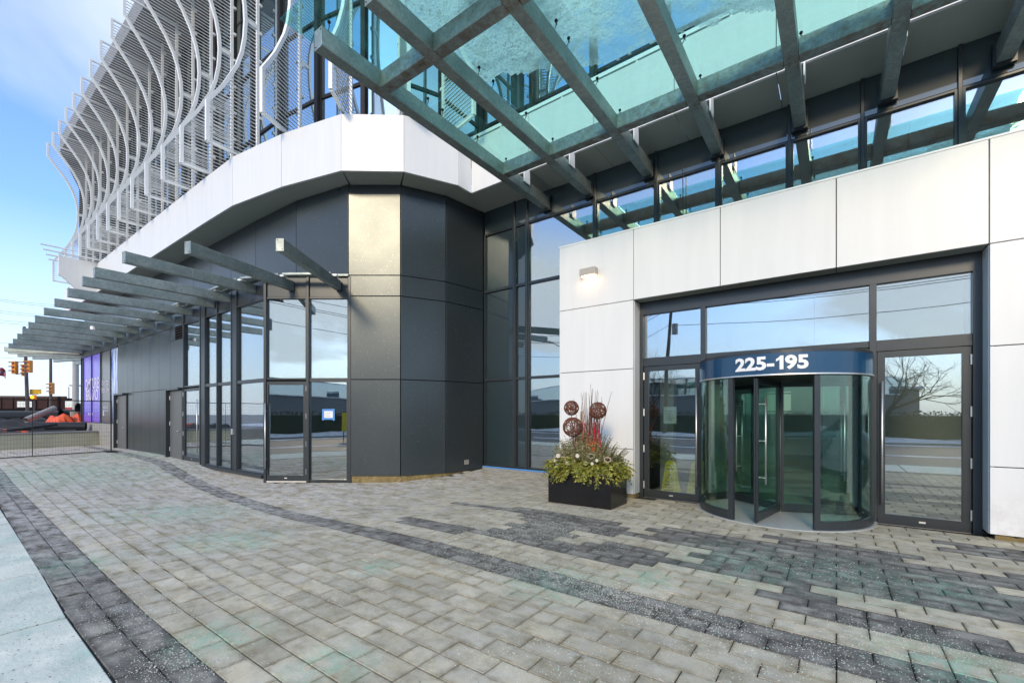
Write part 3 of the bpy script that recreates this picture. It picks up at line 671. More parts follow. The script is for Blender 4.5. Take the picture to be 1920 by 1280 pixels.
mk('roof_soffit', MB().prism([(-36.3, 5.2), (-14.5, 5.2), (-11.8, 5.6), (-9.6, 6.3), (-8.5, 7.3), (-7.9, 8.6), (-7.9, 9.0), (4.4, 9.0), (4.4, 12), (-41.5, 12), (-41.5, 6.9)], 16.82, 17.6), M['gsoff'], bld)

# ---- white fins: post, swept outer tube, rails and slats; local X outward, Z up
prof = [(.65, 9.08), (.65, 10.16), (.65, 10.18), (.63, 10.21), (.44, 10.52), (.23, 10.88), (.06, 11.25), (-.12, 11.65), (-.25, 12.1), (-.33, 12.6), (-.36, 13.1), (-.34, 13.55), (-.26, 14.0), (-.12, 14.45), (.10, 14.9), (.36, 15.3), (.64, 15.68), (.87, 16.0), (.87, 16.7)]
def dprof(z):
    for (d0, z0), (d1, z1) in zip(prof, prof[1:]):
        if z <= z1: return d0 + (d1 - d0) * (z - z0) / max(1e-6, z1 - z0)
    return prof[-1][0]
post_me = mesh_of('post', MB().box(-.75, -.67, -.035, .035, ZT - .1, 16.8), M['wpaint'])
tube_me = mesh_of('outer_tube', MB().sweep([(d, 0, z) for d, z in prof], .08, .09, (0, 1, 0)), M['wpaint'])
rail_mb = {'bottom_rail': MB().box(-.67, .65, -.03, .03, 9.05, 9.12), 'middle_rail': MB().box(-.67, -.36, -.035, .035, 13.1, 13.22), 'top_rail': MB().box(-.67, .87, -.03, .03, 16.66, 16.72)}
rails = {k: mesh_of(k, v, M['wpaint']) for k, v in rail_mb.items()}
clip = MB()
for k in range(9): clip.box(-.83, -.75, -.04, .04, 9.6 + k * .85, 9.68 + k * .85)
clips = mesh_of('bracket', clip, M['wpaint'])
slats = []; allslat = MB(); z = 9.17
while z < 16.62:
    d = dprof(z)
    if abs(z - 13.16) > .07:
        b = MB().box(-.67, d - .03, -.014, .014, z - .008, z + .008); slats.append(mesh_of('slat', b, M['wpaint'])); allslat.add(b.v, b.f)
    z += .108
slat_all = mesh_of('slats', allslat, M['wpaint'])
fins = [(-13.95, 5.49, .08, -1), (-11.77, 5.8, .40, -.92), (-9.8, 6.28, .61, -.79), (-8.59, 7.22, .86, -.51), (-7.96, 8.5, .98, -.2)]
fins += [(x, 5.47, 0, -1) for x in (-15.75, -17.4, -19.05, -20.7, -22.35, -24.0, -25.65, -27.3, -28.95, -30.6, -32.25, -33.9, -35.5)]
for k, (fx, fy, ox, oy) in enumerate(fins):
    fo = empty('fin', (fx, fy, 0), rz=math.atan2(oy, ox), parent=bld)
    def sub(nm, mc):
        o = bpy.data.objects.new(nm, mc[0]); C.objects.link(o); o.location = mc[1]; place(o, fo, True); return o
    sub('post', post_me); sub('outer_tube', tube_me)
    for nm, mc in rails.items(): sub(nm, mc)
    props(sub('brackets', clips), kind='stuff')
    if k < 3 :
        for s_ in slats[:52]: sub('slat', s_)
        props(sub('slats', slat_all), kind='stuff') if k < 0 else None
        hi = MB()
        for s_ in slats[52:]:
            me, c = s_; hi.add([(v.co.x + c.x, v.co.y + c.y, v.co.z + c.z) for v in me.vertices], [tuple(p.vertices) for p in me.polygons])
        props(sub('slats', mesh_of('slats', hi, M['wpaint'])), kind='stuff')
    else: props(sub('slats', slat_all), kind='stuff')
# roof blades sticking out at the far end
for k in range(4): mk('roof_blade', MB().bar((-29.6 - k * .5, 3.6 + k * .15, 9.45 - k * .09), (-29.6 - k * .5, 5.4, 9.45 - k * .09), .1, .04), M['wpaint'], bld)

# ---- rooms behind the glass (dim)
t = MT('lobby_floor_tile'); M['tile'] = t.out(t.bsdf(t.mix(t.noise(.9, 4), (.42, .44, .42), (.52, .54, .52)), .25))
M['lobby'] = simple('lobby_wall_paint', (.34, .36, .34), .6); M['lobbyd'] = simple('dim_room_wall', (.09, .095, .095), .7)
mk('lobby_floor', MB().box(-4.6, 5, 8.56, 16, -.2, -.012).box(-8.3, -4.6, 10.2, 16, -.2, -.012), M['tile'], bld)
mk('lobby_wall', MB().box(-8.3, 5, 16, 16.1, -.01, 7).box(-8.4, -8.3, 10.2, 16.1, -.01, 7).box(5, 5.1, 8.6, 16.1, -.01, 7).box(-8.4, 5.1, 10.14, 16.1, 7, 7.1), M['lobby'], bld)
mk('lobby_wall', MB().box(-4.6, -3.25, 11.2, 11.4, -.01, 3.8).box(-2.5, -2.1, 11.5, 11.9, -.01, 3.8), M['lobby'], bld)
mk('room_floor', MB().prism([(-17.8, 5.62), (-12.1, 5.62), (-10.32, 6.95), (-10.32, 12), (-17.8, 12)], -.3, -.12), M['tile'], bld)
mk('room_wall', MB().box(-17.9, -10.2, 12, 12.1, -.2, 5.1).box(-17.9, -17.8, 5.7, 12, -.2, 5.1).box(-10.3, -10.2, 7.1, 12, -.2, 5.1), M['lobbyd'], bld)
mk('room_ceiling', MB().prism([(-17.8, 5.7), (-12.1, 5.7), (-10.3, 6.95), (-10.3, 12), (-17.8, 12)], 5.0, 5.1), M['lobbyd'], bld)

# ================================================================== ENTRANCE PORTAL
por = empty('entrance_portal', (-1, 8.3, 0), 'white panelled entrance surround framing the glass doors', 'entrance')
XL, XR, XLI, XRI = -4.73, 3.7, -3.11, 1.575; YF, YB = 8.15, 8.5; ZP, ZL = 5.11, 3.77
def wp(x0, x1, y0_, y1_, z0, z1, g_=.006, nm='facade_panel'):
    mk(nm, MB().box(x0 + g_, x1 - g_, y0_, y1_, z0 + g_, z1 - g_), M['white'], por, bevel=.004)
zj = [.07, .93, 2.465, 3.77, 5.11]
for z0, z1 in zip(zj, zj[1:]):
    wp(XL, XLI, YF, YF + .05, z0, z1); wp(XRI, XR, YF, YF + .05, z0, z1)
    if z1 < 4: wp(XLI - .05, XLI, YF + .055, YB, z0, z1, .0, 'reveal_panel') ; wp(XRI, XRI + .05, YF + .055, YB, z0, z1, .0, 'reveal_panel')
    mk('return_panel', MB().box(XL, XL + .05, YF + .056, 10.0, z0 + .006, z1 - .006), M['white'], por)
lx = [XLI, -1.59, 0.0, XRI]
for a, b in zip(lx, lx[1:]): wp(a, b, YF, YF + .05, ZL, ZP)
for a, b in zip(lx, lx[1:]): mk('soffit_panel', MB().box(a + .004, b - .004, YF + .055, YB + .1, ZL + .01, ZL + .05), M['soffit'], por)
mk('portal_core', MB().box(XL + .055, XLI - .055, YF + .056, 9.9, 0, ZP - .03).box(XRI + .055, XR, YF + .056, 9.9, 0, ZP - .03).box(XLI - .05, XRI + .05, YF + .056, 9.9, ZL + .055, ZP - .03), M['gap'], por)
mk('roof_cap', MB().box(XL - .01, XR, YF - .01, 10.03, ZP - .005, ZP + .02), M['wpaint'], por)
for a, b in ((XL + .03, XLI - .01), (XRI + .06, XR)):
    stone_strip((a, YF + .02), (b, YF + .02), -.1, .075, por)
mk('base_stone', MB().box(XLI - .09, XLI - .02, YF + .06, YB, -.1, .068), M['stone'], por)
# entrance glazing
fx = [-3.06, -1.94, .44, 1.53]
ZTn = 2.60
mk('door_frame', MB().box(XLI, XRI, YB - .02, YB + .12, 3.53, ZL + .01), M['frame'], por)
mk('door_frame', MB().box(XLI, XRI, YB, YB + .1, ZTn, ZTn + .09), M['frame'], por)
for x, w_ in ((XLI + .035, .07), (fx[1], .085), (fx[2], .085), (XRI - .045, .09)):
    mk('door_frame', MB().box(x - w_ / 2, x + w_ / 2, YB - .03, YB + .12, -.05, 3.53), M['frame'], por, bevel=.004)
for a, b in ((XLI + .07, fx[1] - .043), (fx[1] + .043, fx[2] - .043), (fx[2] + .043, XRI - .09)):
    mk('transom_glass', MB().box(a, b, YB + .04, YB + .052, ZTn + .09, 3.53), M['glass'], por)
for a, b in ((XLI + .07, fx[1] - .043), (fx[2] + .043, XRI - .09)):
    mk('door_frame', MB().box(a, b, YB - .01, YB + .1, 2.53, ZTn), M['frame'], por)
door(por, (XLI + .07, YB), (fx[1] - .043, YB), -.04, 2.53, 'glass', 'q', 'p', 0, .085, (.32, 2.12))
door(por, (fx[2] + .043, YB), (XRI - .09, YB), -.04, 2.53, 'glass', 'p', 'q', 0, .085, (.32, 2.12))
# revolving door
t = MT('blue_drum_paint'); M['drum'] = t.out(t.bsdf((.006, .055, .13), .22, 0, .6, t.noise(1.2, 2), .03, .05))
t = MT('white_vinyl'); M['vinyl'] = t.out(t.bsdf((.85, .86, .86), .4))
t = MT('drum_ceiling'); M['dceil'] = t.out(t.bsdf((.015, .016, .017), .5))
rv = empty('revolving_door', (-.75, 8.42, 0), parent=por)
rc, RR = (-.75, 8.42), 1.17
def arc(a0, a1, r, n_=14): return [(rc[0] + r * math.sin(R(a0 + (a1 - a0) * i / n_)), rc[1] - r * math.cos(R(a0 + (a1 - a0) * i / n_))) for i in range(n_ + 1)]
def curved(a0, a1, r0, r1, z0, z1, n_=14):
    A, B_ = arc(a0, a1, r0, n_), arc(a0, a1, r1, n_); mb = MB(); n2 = n_ + 1
    v = [(x, y, z0) for x, y in A] + [(x, y, z0) for x, y in B_] + [(x, y, z1) for x, y in A] + [(x, y, z1) for x, y in B_]
    f = []
    for i in range(n_):
        f += [(i, i + 1, n2 + i + 1, n2 + i), (2 * n2 + i + 1, 2 * n2 + i, 3 * n2 + i, 3 * n2 + i + 1), (i + 1, i, 2 * n2 + i, 2 * n2 + i + 1), (n2 + i, n2 + i + 1, 3 * n2 + i + 1, 3 * n2 + i)]
    f += [(0, n2, 3 * n2, 2 * n2), (n_, 2 * n2 + n_, 3 * n2 + n_, n2 + n_)]
    return mb.add(v, f)
mk('drum_band', curved(-86, 86, RR + .03, RR - .02, 2.17, 2.46, 40), M['drum'], rv, smooth=False)
mk('drum_trim', curved(-86, 86, RR + .033, RR - .02, 2.15, 2.168, 40), M['steel'], rv)
cap = MB(); ring = arc(-90, 90, RR + .02, 30); cap.prism(ring + [], 2.462, 2.50); mk('drum_roof', cap, M['frame'], rv)
mk('drum_ceiling', MB().prism(arc(-180, 180, RR - .03, 40)[:-1], 2.14, 2.2), M['dceil'], rv)
for a0, a1 in ((-86, -27), (27, 86)):
    for zs_, back in ((0, 0),):
        mk('curved_glass', curved(a0, a1, RR + .006, RR - .006, .13, 2.135, 28), M['rglass'], rv)
        mk('curved_rail', curved(a0, a1, RR + .025, RR - .025, .0, .13), M['frame'], rv)
    # inner half of the drum
    b0, b1 = (a0 - 68, -94) if a0 < 0 else (94, a1 + 68)
    mk('curved_glass', curved(b0, b1, RR + .006, RR - .006, .13, 2.135, 28), M['rglass'], rv)
    mk('curved_rail', curved(b0, b1, RR + .025, RR - .025, .0, .13), M['frame'], rv)
for a in (-27, 27, -86, 86, 154, -154):
    x, y = rc[0] + RR * math.sin(R(a)), rc[1] - RR * math.cos(R(a)); mullion(rv, x, y, 0, 2.135, .075, .06, R(a), 'drum_post')
mk('floor_disc', MB().prism(arc(-180, 180, RR + .07, 48)[:-1], -.06, .008), M['tile'], rv)
mk('centre_shaft', MB().tube([(rc[0], rc[1], .01), (rc[0], rc[1], 2.135)], .022, 12), M['steel'], rv, smooth=True)
for a in (-10, 110, -130):                        # three wings
    dx_, dy_ = math.sin(R(a)), -math.cos(R(a)); p0 = (rc[0] + dx_ * .04, rc[1] + dy_ * .04); p1 = (rc[0] + dx_ * (RR - .06), rc[1] + dy_ * (RR - .06))
    wf = MB().bar((p0[0], p0[1], .09), (p1[0], p1[1], .09), .04, .12).bar((p0[0], p0[1], 2.08), (p1[0], p1[1], 2.08), .04, .08)
    wf.bar((p1[0], p1[1], .03), (p1[0], p1[1], 2.12), .05, .05, (dx_, dy_, 0)).bar((p0[0], p0[1], .03), (p0[0], p0[1], 2.12), .035, .035, (dx_, dy_, 0))
    mk('wing_frame', wf, M['frame'], rv)
    mk('wing_glass', MB().bar((p0[0], p0[1], 1.1), (p1[0] - dx_ * .02, p1[1] - dy_ * .02, 1.1), .01, 1.9), M['rglass'], rv)
    for sgn in (-1, 1):
        hx, hy = rc[0] + dx_ * (RR - .28) - dy_ * .06 * sgn, rc[1] + dy_ * (RR - .28) + dx_ * .06 * sgn
        hb = MB().tube([(hx, hy, .55), (hx, hy, 1.85)], .012, 8)
        for z in (.65, 1.2, 1.75): hb.tube([(hx, hy, z), (hx + dy_ * .06 * sgn, hy - dx_ * .06 * sgn, z)], .008, 6)
        mk('handle', hb, M['steel'], rv, smooth=True)
    br = MB().bar((p1[0] - dx_ * .02, p1[1] - dy_ * .02, .01), (p1[0] - dx_ * .02, p1[1] - dy_ * .02, 2.13), .012, .09, (dx_, dy_, 0)); mk('brush_seal', br, M['rubber'], rv)
tb = MB(); g1 = text_mb('225-', .235, .009, .004); g2 = text_mb('95', .235, .009, .004)
x1 = max(p[0] for p in g1.v); x0_ = min(p[0] for p in g1.v); w1 = x1 - x0_; w2 = max(p[0] for p in g2.v) - min(p[0] for p in g2.v); ON = .082; tot = w1 + ON + w2 + .022
o1 = -tot / 2 - x0_; tb.add([(p[0] + o1, p[1], p[2]) for p in g1.v], g1.f)
o2 = tot / 2 - max(p[0] for p in g2.v); tb.add([(p[0] + o2, p[1], p[2]) for p in g2.v], g2.f)
top, bot = max(p[1] for p in g2.v) - .004, min(p[1] for p in g2.v) + .004; xo = -tot / 2 + w1 + .012; H1 = top - bot
one = [(.040, bot), (.078, bot), (.078, top), (.048, top), (.030, top - H1 * .14), (.004, top - H1 * .24), (.004, top - H1 * .42), (.040, top - H1 * .30)]
tb.add([(xo + x, y, -.004) for x, y in one] + [(xo + x, y, .004) for x, y in one], [(7, 6, 5, 4, 3, 2, 1, 0), (8, 9, 10, 11, 12, 13, 14, 15)] + [(i, (i + 1) % 8, 8 + (i + 1) % 8, 8 + i) for i in range(8)])
def wrap(p):
    a = (p.x * 1.22 - .012) / (RR + .03) ; r = RR + .032 + p.z
    return (rc[0] + r * math.sin(a), rc[1] - r * math.cos(a), 2.315 + p.y * 1.08)
map_mb(tb, wrap); mk('lettering', tb, M['vinyl'], rv)
# wall light
t = MT('warm_lamp_lens'); em = t.n('ShaderNodeEmission'); em.inputs[0].default_value = (1, .58, .24, 1); em.inputs[1].default_value = 10; M['lens'] = t.out(em.outputs[0])
wl = empty('wall_light', (-4.0, 8.08, 4.42), 'small white box wall light glowing warm on the left pillar', 'lamp')
mk('housing', MB().box(-4.17, -3.83, 7.98, 8.12, 4.37, 4.51), simple('lamp_housing_beige', (.44, .41, .36), .4), wl, bevel=.006); mk('back_plate', MB().box(-4.12, -3.88, 8.12, 8.15, 4.38, 4.49), M['wpaint'], wl); mk('lens', MB().box(-4.14, -3.86, 8.01, 8.11, 4.355, 4.368), M['lens'], wl)

# notices on the glass
def notice(x0, x1, y, z0, z1, label, tape=False, p=None, q=None):
    n_ = empty('notice', ((x0 + x1) / 2, y, z0), label, 'notice')
    return n_
t = MT('paper'); M['paper'] = t.out(t.bsdf((.72, .78, .74), .7)); t = MT('grey_print'); M['gprint'] = t.out(t.bsdf((.22, .24, .24), .6))
n1 = empty('notice', (-2.55, 8.56, 1.35), 'pale paper notice behind the left door glass', 'notice')
mk('sheet', MB().box(-2.67, -2.43, 8.56, 8.563, 1.42, 1.74), M['paper'], n1)
tb = MB()
for k in range(6): tb.box(-2.64, -2.64 + random.uniform(.1, .18), 8.557, 8.5595, 1.66 - k * .035, 1.667 - k * .035)
mk('text_lines', tb, M['gprint'], n1)
pa, pb = Vector(bay[1]), Vector(bay[0]); dd = (pb - pa).normalized(); nn = inward(pa, pb)
def on_bay(s_, z, off): p = pa + dd * s_ + nn * off; return (p.x, p.y, z)
n2 = empty('notice', on_bay(.55, 1.4, .03), 'white paper notice taped with blue tape to the bay glass', 'notice')
def bayrect(s0, s1, z0, z1, off, th): a, b = pa + dd * s0 + nn * off, pa + dd * s1 + nn * off; return MB().seg((a.x, a.y), (b.x, b.y), z0, z1, th)
mk('sheet', bayrect(.42, .67, 1.49, 1.71, .045, .003), M['vinyl'], n2)
for a in ((.385, .70, 1.68, 1.735), (.375, .69, 1.455, 1.505)): mk('tape', bayrect(a[0], a[1], a[2], a[3], .041, .003), M['blue'], n2)
for a in ((.38, .43, 1.44, 1.73), (.66, .71, 1.43, 1.74)): mk('tape', bayrect(a[0], a[1], a[2], a[3], .037, .003), M['blue'], n2)
tb = MB()
for k, l_ in enumerate((.17, .12, .14)): m_ = bayrect(.46, .46 + l_, 1.63 - k * .045, 1.64 - k * .045, .0425, .002); tb.add(m_.v, m_.f)
mk('text_lines', tb, M['gprint'], n2)
n3 = empty('notice', (-.9, 11.15, 1.4), 'white framed notice seen inside through the revolving door', 'notice')
mk('sheet', MB().box(-1.25, -.8, 11.45, 11.46, 1.62, 2.1), M['paper'], n3); mk('bars', MB().box(-1.25, -.8, 11.44, 11.452, 1.64, 1.68).box(-1.25, -.8, 11.44, 11.452, 2.04, 2.07), M['gprint'], n3)
# wet floor signs inside the left door
t = MT('yellow_plastic'); M['yel'] = t.out(t.bsdf((.88, .72, .03), .45))
def wet_sign(x, y, rz, label):
    e = empty('wet_floor_sign', (x, y, 0), label, 'floor sign', 'yellow wet floor signs inside the left door', rz)
    for s_ in (-1, 1):
        mb = MB(); v = []
        for (hx, z), in (((.15, .0),), ((.15, .05),), ((.095, .62),), ((.06, .66),)): v += [(-hx, s_ * (.16 - z * .22), z), (hx, s_ * (.16 - z * .22), z), (hx, s_ * (.15 - z * .22) - .008 * s_, z), (-hx, s_ * (.15 - z * .22) - .008 * s_, z)]
        f = [(3, 2, 1, 0) if s_ > 0 else (0, 1, 2, 3), (12, 13, 14, 15)]
        for k in range(3):
            for j in range(4): q = k * 4; f.append((q + j, q + (j + 1) % 4, q + 4 + (j + 1) % 4, q + 4 + j))
        mb.add(v, f); mk('panel', mb, M['yel'], e, local=True)
    mk('hinge_bar', MB().box(-.06, .06, -.03, .03, .64, .67), M['yel'], e, local=True)
    pr = MB()
    for z, hw in ((.5, .07), (.2, .09), (.15, .08), (.10, .09)): pr.bar((-hw, -.169 + z * .22, z), (hw, -.169 + z * .22, z), .004, .02)
    def sl(z): return -.169 + z * .22
    for a, b in (((-.07, .26), (0, .42)), ((0, .42), (.07, .26)), ((.07, .26), (-.07, .26))): pr.bar((a[0], sl(a[1]), a[1]), (b[0], sl(b[1]), b[1]), .005, .012)
    tb = text_mb('CAUTION', .035, .001, .001); map_mb(tb, lambda p: (p.x, sl(.57 + p.y) - p.z, .57 + p.y)); pr.add(tb.v, tb.f)
    mk('print', pr, M['gprint'], e, local=True)
wet_sign(-2.68, 9.05, 0, 'yellow wet floor sign standing directly behind the left door glass')
wet_sign(-2.22, 9.2, .5, 'yellow wet floor sign half hidden behind the left door handle')
t = MT('warm_bulb'); em = t.n('ShaderNodeEmission'); em.inputs[0].default_value = (1, .7, .35, 1); em.inputs[1].default_value = 25; M['bulb'] = t.out(em.outputs[0])
lamp_i = empty('pendant_lamp', (-.5, 13.6, 2.5), 'small warm lamp glowing deep inside the lobby', 'lamp'); mk('bulb', MB().ball((-.45, 13.6, 2.62), .05), M['bulb'], lamp_i); mk('cord', MB().tube([(-.45, 13.6, 2.67), (-.45, 13.6, 6.99)], .006, 6), M['frame'], lamp_i)
t = MT('cool_downlight'); em = t.n('ShaderNodeEmission'); em.inputs[0].default_value = (.9, .95, 1, 1); em.inputs[1].default_value = 22; M['dl'] = t.out(em.outputs[0])
for (x, y), lb in zip(((-2.7, 10.0), (1.0, 10.2)), ('ceiling light seen through the small left transom', 'ceiling light seen through the right transom above the door')):
    e = empty('ceiling_light', (x, y, 4.2), 'round lobby ' + lb, 'ceiling light', 'round lobby ceiling lights')
    mk('lens', MB().tube([(x, y, 4.18), (x, y, 4.2)], .12, 16), M['dl'], e); mk('rim', MB().tube([(x, y, 4.19), (x, y, 4.24)], .14, 16), M['wpaint'], e)
    mk('stem', MB().tube([(x, y, 4.24), (x, y, 6.99)], .01, 6), M['frame'], e)

# ================================================================== GLASS ENTRANCE CANOPY
can = empty('glass_canopy', (-2, 6.5, 7.04), 'green glass canopy on galvanised steel beams above the entrance', 'canopy')
bx = [-6.32, -5.08, -3.58, -2.12, -.66, .62, 2.0, 3.4]          # left faces
BW, BZ, BT = .2, 7.04, 7.33
for i, x in enumerate(bx):
    b = mk('beam', MB().box(x, x + BW, 3.62, 10.04, BZ, BT), M['galvr'], can, bevel=.012)
    mk('end_plate', MB().box(x - .004, x + BW + .004, 3.606, 3.618, BZ - .004, BT + .004), M['galv'], b, bevel=.003)
    bo = MB()
    for dx_, dz_ in ((.03, .04), (BW - .03, BT - BZ - .04)): bo.tube([(x + dx_, 3.606, BZ + dz_), (x + dx_, 3.598, BZ + dz_)], .009, 8)
    mk('bolt', bo, M['rubber'], b)
    mk('wall_shoe', MB().box(x - .03, x + BW + .03, 9.98, 10.06, BZ - .05, BT + .05), M['frame'], b)
    mk('hanger', MB().box(x + BW + .02, x + BW + .04, 8.8, 9.05, BT - .1, ZS + .01), M['wpaint'], can)
    if i < len(bx) - 1:
        for y0_ in (4.66, 8.0):
            mk('cross_beam', MB().box(x + BW + .004, bx[i + 1] - .004, y0_, y0_ + .2, BZ + .01, BT - .004), M['galvr'], can, bevel=.012)
            for q in (x + BW + .004, bx[i + 1] - .014): mk('sealant', MB().box(q, q + .012, y0_ - .012, y0_ - .001, BZ, BT - .01), M['galv'], can)
# point fixings
ft = MB().tube([(0, 0, 0), (.035, -.012, .05)], .006, 6).tube([(.035, -.012, .05), (.05, -.018, .055), (.055, -.02, .02)], .005, 6)
ft.ball((.035, -.014, .105), .026, 10, 6).tube([(.035, -.013, .05), (.035, -.014, .1)], .008, 6)
fm, fc = mesh_of('glass_fixing', ft, M['rubber'], True, True)
ys = (3.72, 4.9, 5.70, 6.08, 7.1, 8.1)
for i, x in enumerate(bx):
    for y in ys:
        o = bpy.data.objects.new('glass_fixing', fm); C.objects.link(o); o.location = (x + BW + fc.x - .01, y + fc.y, BT + fc.z); place(o, can)
# glass panes: two rows, one per bay, with the outer overhang
ex = [-6.70] + [x + BW / 2 for x in bx[1:]] ; ex[-1] = 3.6
for i in range(len(ex) - 1):
    a, b = ex[i], ex[i + 1]
    for y0_, y1_ in ((3.28, 5.89), (5.91, 8.34)):
        mk('glass_pane', MB().box(a + .008, b - .008, y0_, y1_, 7.475, 7.495), M['cglass'], can)
# snow and ice lying on the glass
t = MT('melting_snow')
n1_ = t.noise(1.5, 5, .6); g_ = t.geo(); s_ = t.n('ShaderNodeSeparateXYZ'); t.l(t.pos(), s_.inputs[0])
tr = t.n('ShaderNodeBsdfTransparent'); tr.inputs[0].default_value = (.9, .97, .97, 1); tl = t.n('ShaderNodeBsdfTranslucent'); tl.inputs[0].default_value = (.97, .98, .98, 1)
df = t.n('ShaderNodeBsdfDiffuse'); df.inputs[0].default_value = (.7, .76, .78, 1)
bp = t.n('ShaderNodeBump'); bp.inputs['Strength'].default_value = 1; bp.inputs['Distance'].default_value = .05; t.l(t.noise(16, 5, .7), bp.inputs['Height']); t.l(bp.outputs[0], tl.inputs['Normal']); t.l(bp.outputs[0], df.inputs['Normal'])
m1 = t.n('ShaderNodeMixShader'); m1.inputs[0].default_value = .25; t.l(tl.outputs[0], m1.inputs[1]); t.l(df.outputs[0], m1.inputs[2])
m2 = t.n('ShaderNodeMixShader'); t.l(m1.outputs[0], m2.inputs[1]); t.l(tr.outputs[0], m2.inputs[2])
hole = t.math('MAXIMUM', t.ramp(t.noise(17, 5, .7), .50, .74), t.math('MULTIPLY', t.ramp(t.noise(1.1, 4, .6), .48, .62), .75)); t.l(t.math('MULTIPLY', hole, .8), m2.inputs[0])
M['csnow'] = t.out(m2.outputs[0])
mb = MB(); NXs, NYs = 170, 100; keep = {}
def snow_edge(x):                                  # inner limit of the snow: it has slid further in on the right
    return 6.15 + .85 * sm((x + 5.0) / 2) + .55 * sm((x + 2.6) / 2.5) + .14 * noise.noise(Vector((x * 2.2, 0, 0))) + .05 * noise.noise(Vector((x * 9, 0, 0)))
for i in range(NXs + 1):
    for j in range(NYs + 1):
        x = -5.1 + 8.65 * i / NXs; y = 3.34 + 4.9 * j / NYs
        e = snow_edge(x) - y + .15 * noise.noise(Vector((x * 5, y * 5, 2)))
        th = .05 * sm(e / .5) + .012 * noise.noise(Vector((x * 6, y * 6, 0))); keep[(i, j)] = e > 0
        mb.v.append((x, y, 7.502 + max(.004, th)))
for i in range(NXs):
    for j in range(NYs):
        if keep[(i, j)] and keep[(i + 1, j)] and keep[(i, j + 1)] and keep[(i + 1, j + 1)]:
            a = i * (NYs + 1) + j; mb.f.append((a, a + NYs + 1, a + NYs + 2, a + 1))
mk('canopy_snow', mb, M['csnow'], None, smooth=True, kind='stuff', label='half melted snow and ice lying on the glass canopy', cat='snow')

# ================================================================== SIDE CANOPY OF BEAMS
sc_ = empty('beam_canopy', (-20, 4.2, 4.8), 'open canopy of galvanised beams cantilevered over the side windows', 'canopy')
sb = [((-8.86, 4.34), (-10.46, 6.62)), ((-10.5, 3.32), (-11.48, 5.93)), ((-12.24, 2.72), (-12.62, 5.5)), ((-14.12, 2.6), (-14.16, 5.5)), ((-15.3, 2.6), (-15.3, 5.5)), ((-17.05, 2.6), (-17.05, 5.5)), ((-18.9, 2.6), (-18.9, 5.5)),
      ((-20.8, 2.62), (-20.8, 5.5)), ((-22.7, 2.64), (-22.7, 5.5)), ((-24.5, 2.68), (-24.5, 5.5)), ((-26.4, 2.72), (-26.4, 5.5)), ((-28.4, 2.78), (-28.4, 5.5)), ((-30.5, 2.85), (-30.5, 5.5)), ((-32.6, 2.9), (-32.5, 5.5)), ((-34.6, 2.97), (-33.0, 5.5)),
      ((-35.7, 3.2), (-33.1, 5.7)), ((-37.2, 3.7), (-33.2, 6.1)), ((-38.25, 4.4), (-33.2, 6.6)), ((-39.25, 5.4), (-33.2, 7.1)), ((-40.3, 6.5), (-33.2, 7.8))]
for a, b in sb:
    o = mk('beam', MB().bar((a[0], a[1], 4.94), (b[0], b[1], 4.94), .15, .24), M['galv'], sc_, bevel=.01)
    a_, b_ = Vector(a), Vector(b); d = (b_ - a_).normalized(); sd_ = Vector((d.y, -d.x))
    mk('end_plate', MB().bar((a[0] - d.x * .008, a[1] - d.y * .008, 4.94), (a[0] + d.x * .001, a[1] + d.y * .001, 4.94), .156, .246), M['galv'], o)
    bo = MB()
    for q, r_ in ((-.05, .09), (.05, -.09)): p = a_ + sd_ * q - d * .009; bo.tube([(p.x, p.y, 4.94 + r_), (p.x - d.x * .006, p.y - d.y * .006, 4.94 + r_)], .009, 8)
    mk('bolt', bo, M['rubber'], o)
    p = b_ - d * .42; q = b_ - d * .28
    mk('cleat', MB().bar((p.x, p.y, 5.09), (q.x, q.y, 5.09), .26, .05), M['wpaint'], o)
for a, b in zip(sb[:14], sb[1:15]):
    p, q = Vector(a[1]), Vector(b[1]); m_ = inward(p, q)
    p, q = p - m_ * .35, q - m_ * .35
    mk('gutter', MB().bar((p.x, p.y, 5.12), (q.x, q.y, 5.12), .22, .05), M['galv'], sc_)
dlo = empty('downlight', (-22.9, 4.0, 4.75), 'small white light under the side canopy beams', 'lamp'); mk('housing', MB().tube([(-21.9, 4.0, 4.68), (-21.9, 4.0, 4.8)], .09, 14), M['wpaint'], dlo); mk('lens', MB().tube([(-21.9, 4.0, 4.672), (-21.9, 4.0, 4.68)], .07, 14), M['vinyl'], dlo)
mk('bracket', MB().bar((-22.7, 4.0, 4.81), (-21.8, 4.0, 4.81), .05, .02), M['galv'], dlo)

# ================================================================== PLANTER
pl = empty('planter', (-3.64, 7.27, 0), 'black box planter with evergreens, red twigs and wicker balls', 'planter')
mk('box', MB().box(-4.25, -3.03, 6.92, 7.12 + .5, 0, .56), M['black'], pl, bevel=.006)
mk('soil', MB().box(-4.2, -3.08, 6.97, 7.57, .56, .575), M['dirt'], pl)
t = MT('evergreen_sprigs'); rp = t.geo().outputs['Random Per Island']
M['ever'] = t.out(t.bsdf(t.mix(t.ramp(rp, 0, 1), (.10, .13, .02), (.38, .36, .06)), .6))
t = MT('grey_green_foliage'); rp = t.geo().outputs['Random Per Island']; M['boxw'] = t.out(t.bsdf(t.mix(rp, (.10, .11, .04), (.36, .34, .18)), .6))
t = MT('dark_twig'); M['twig'] = t.out(t.bsdf(t.mix(t.noise(9, 3), (.10, .035, .03), (.22, .12, .08)), .6))
t = MT('red_twig'); M['red'] = t.out(t.bsdf(t.mix(t.noise(9, 3), (.62, .015, .03), (.45, .01, .06)), .5))
t = MT('orange_dried_leaf'); M['orange'] = t.out(t.bsdf((.62, .10, .01), .6))
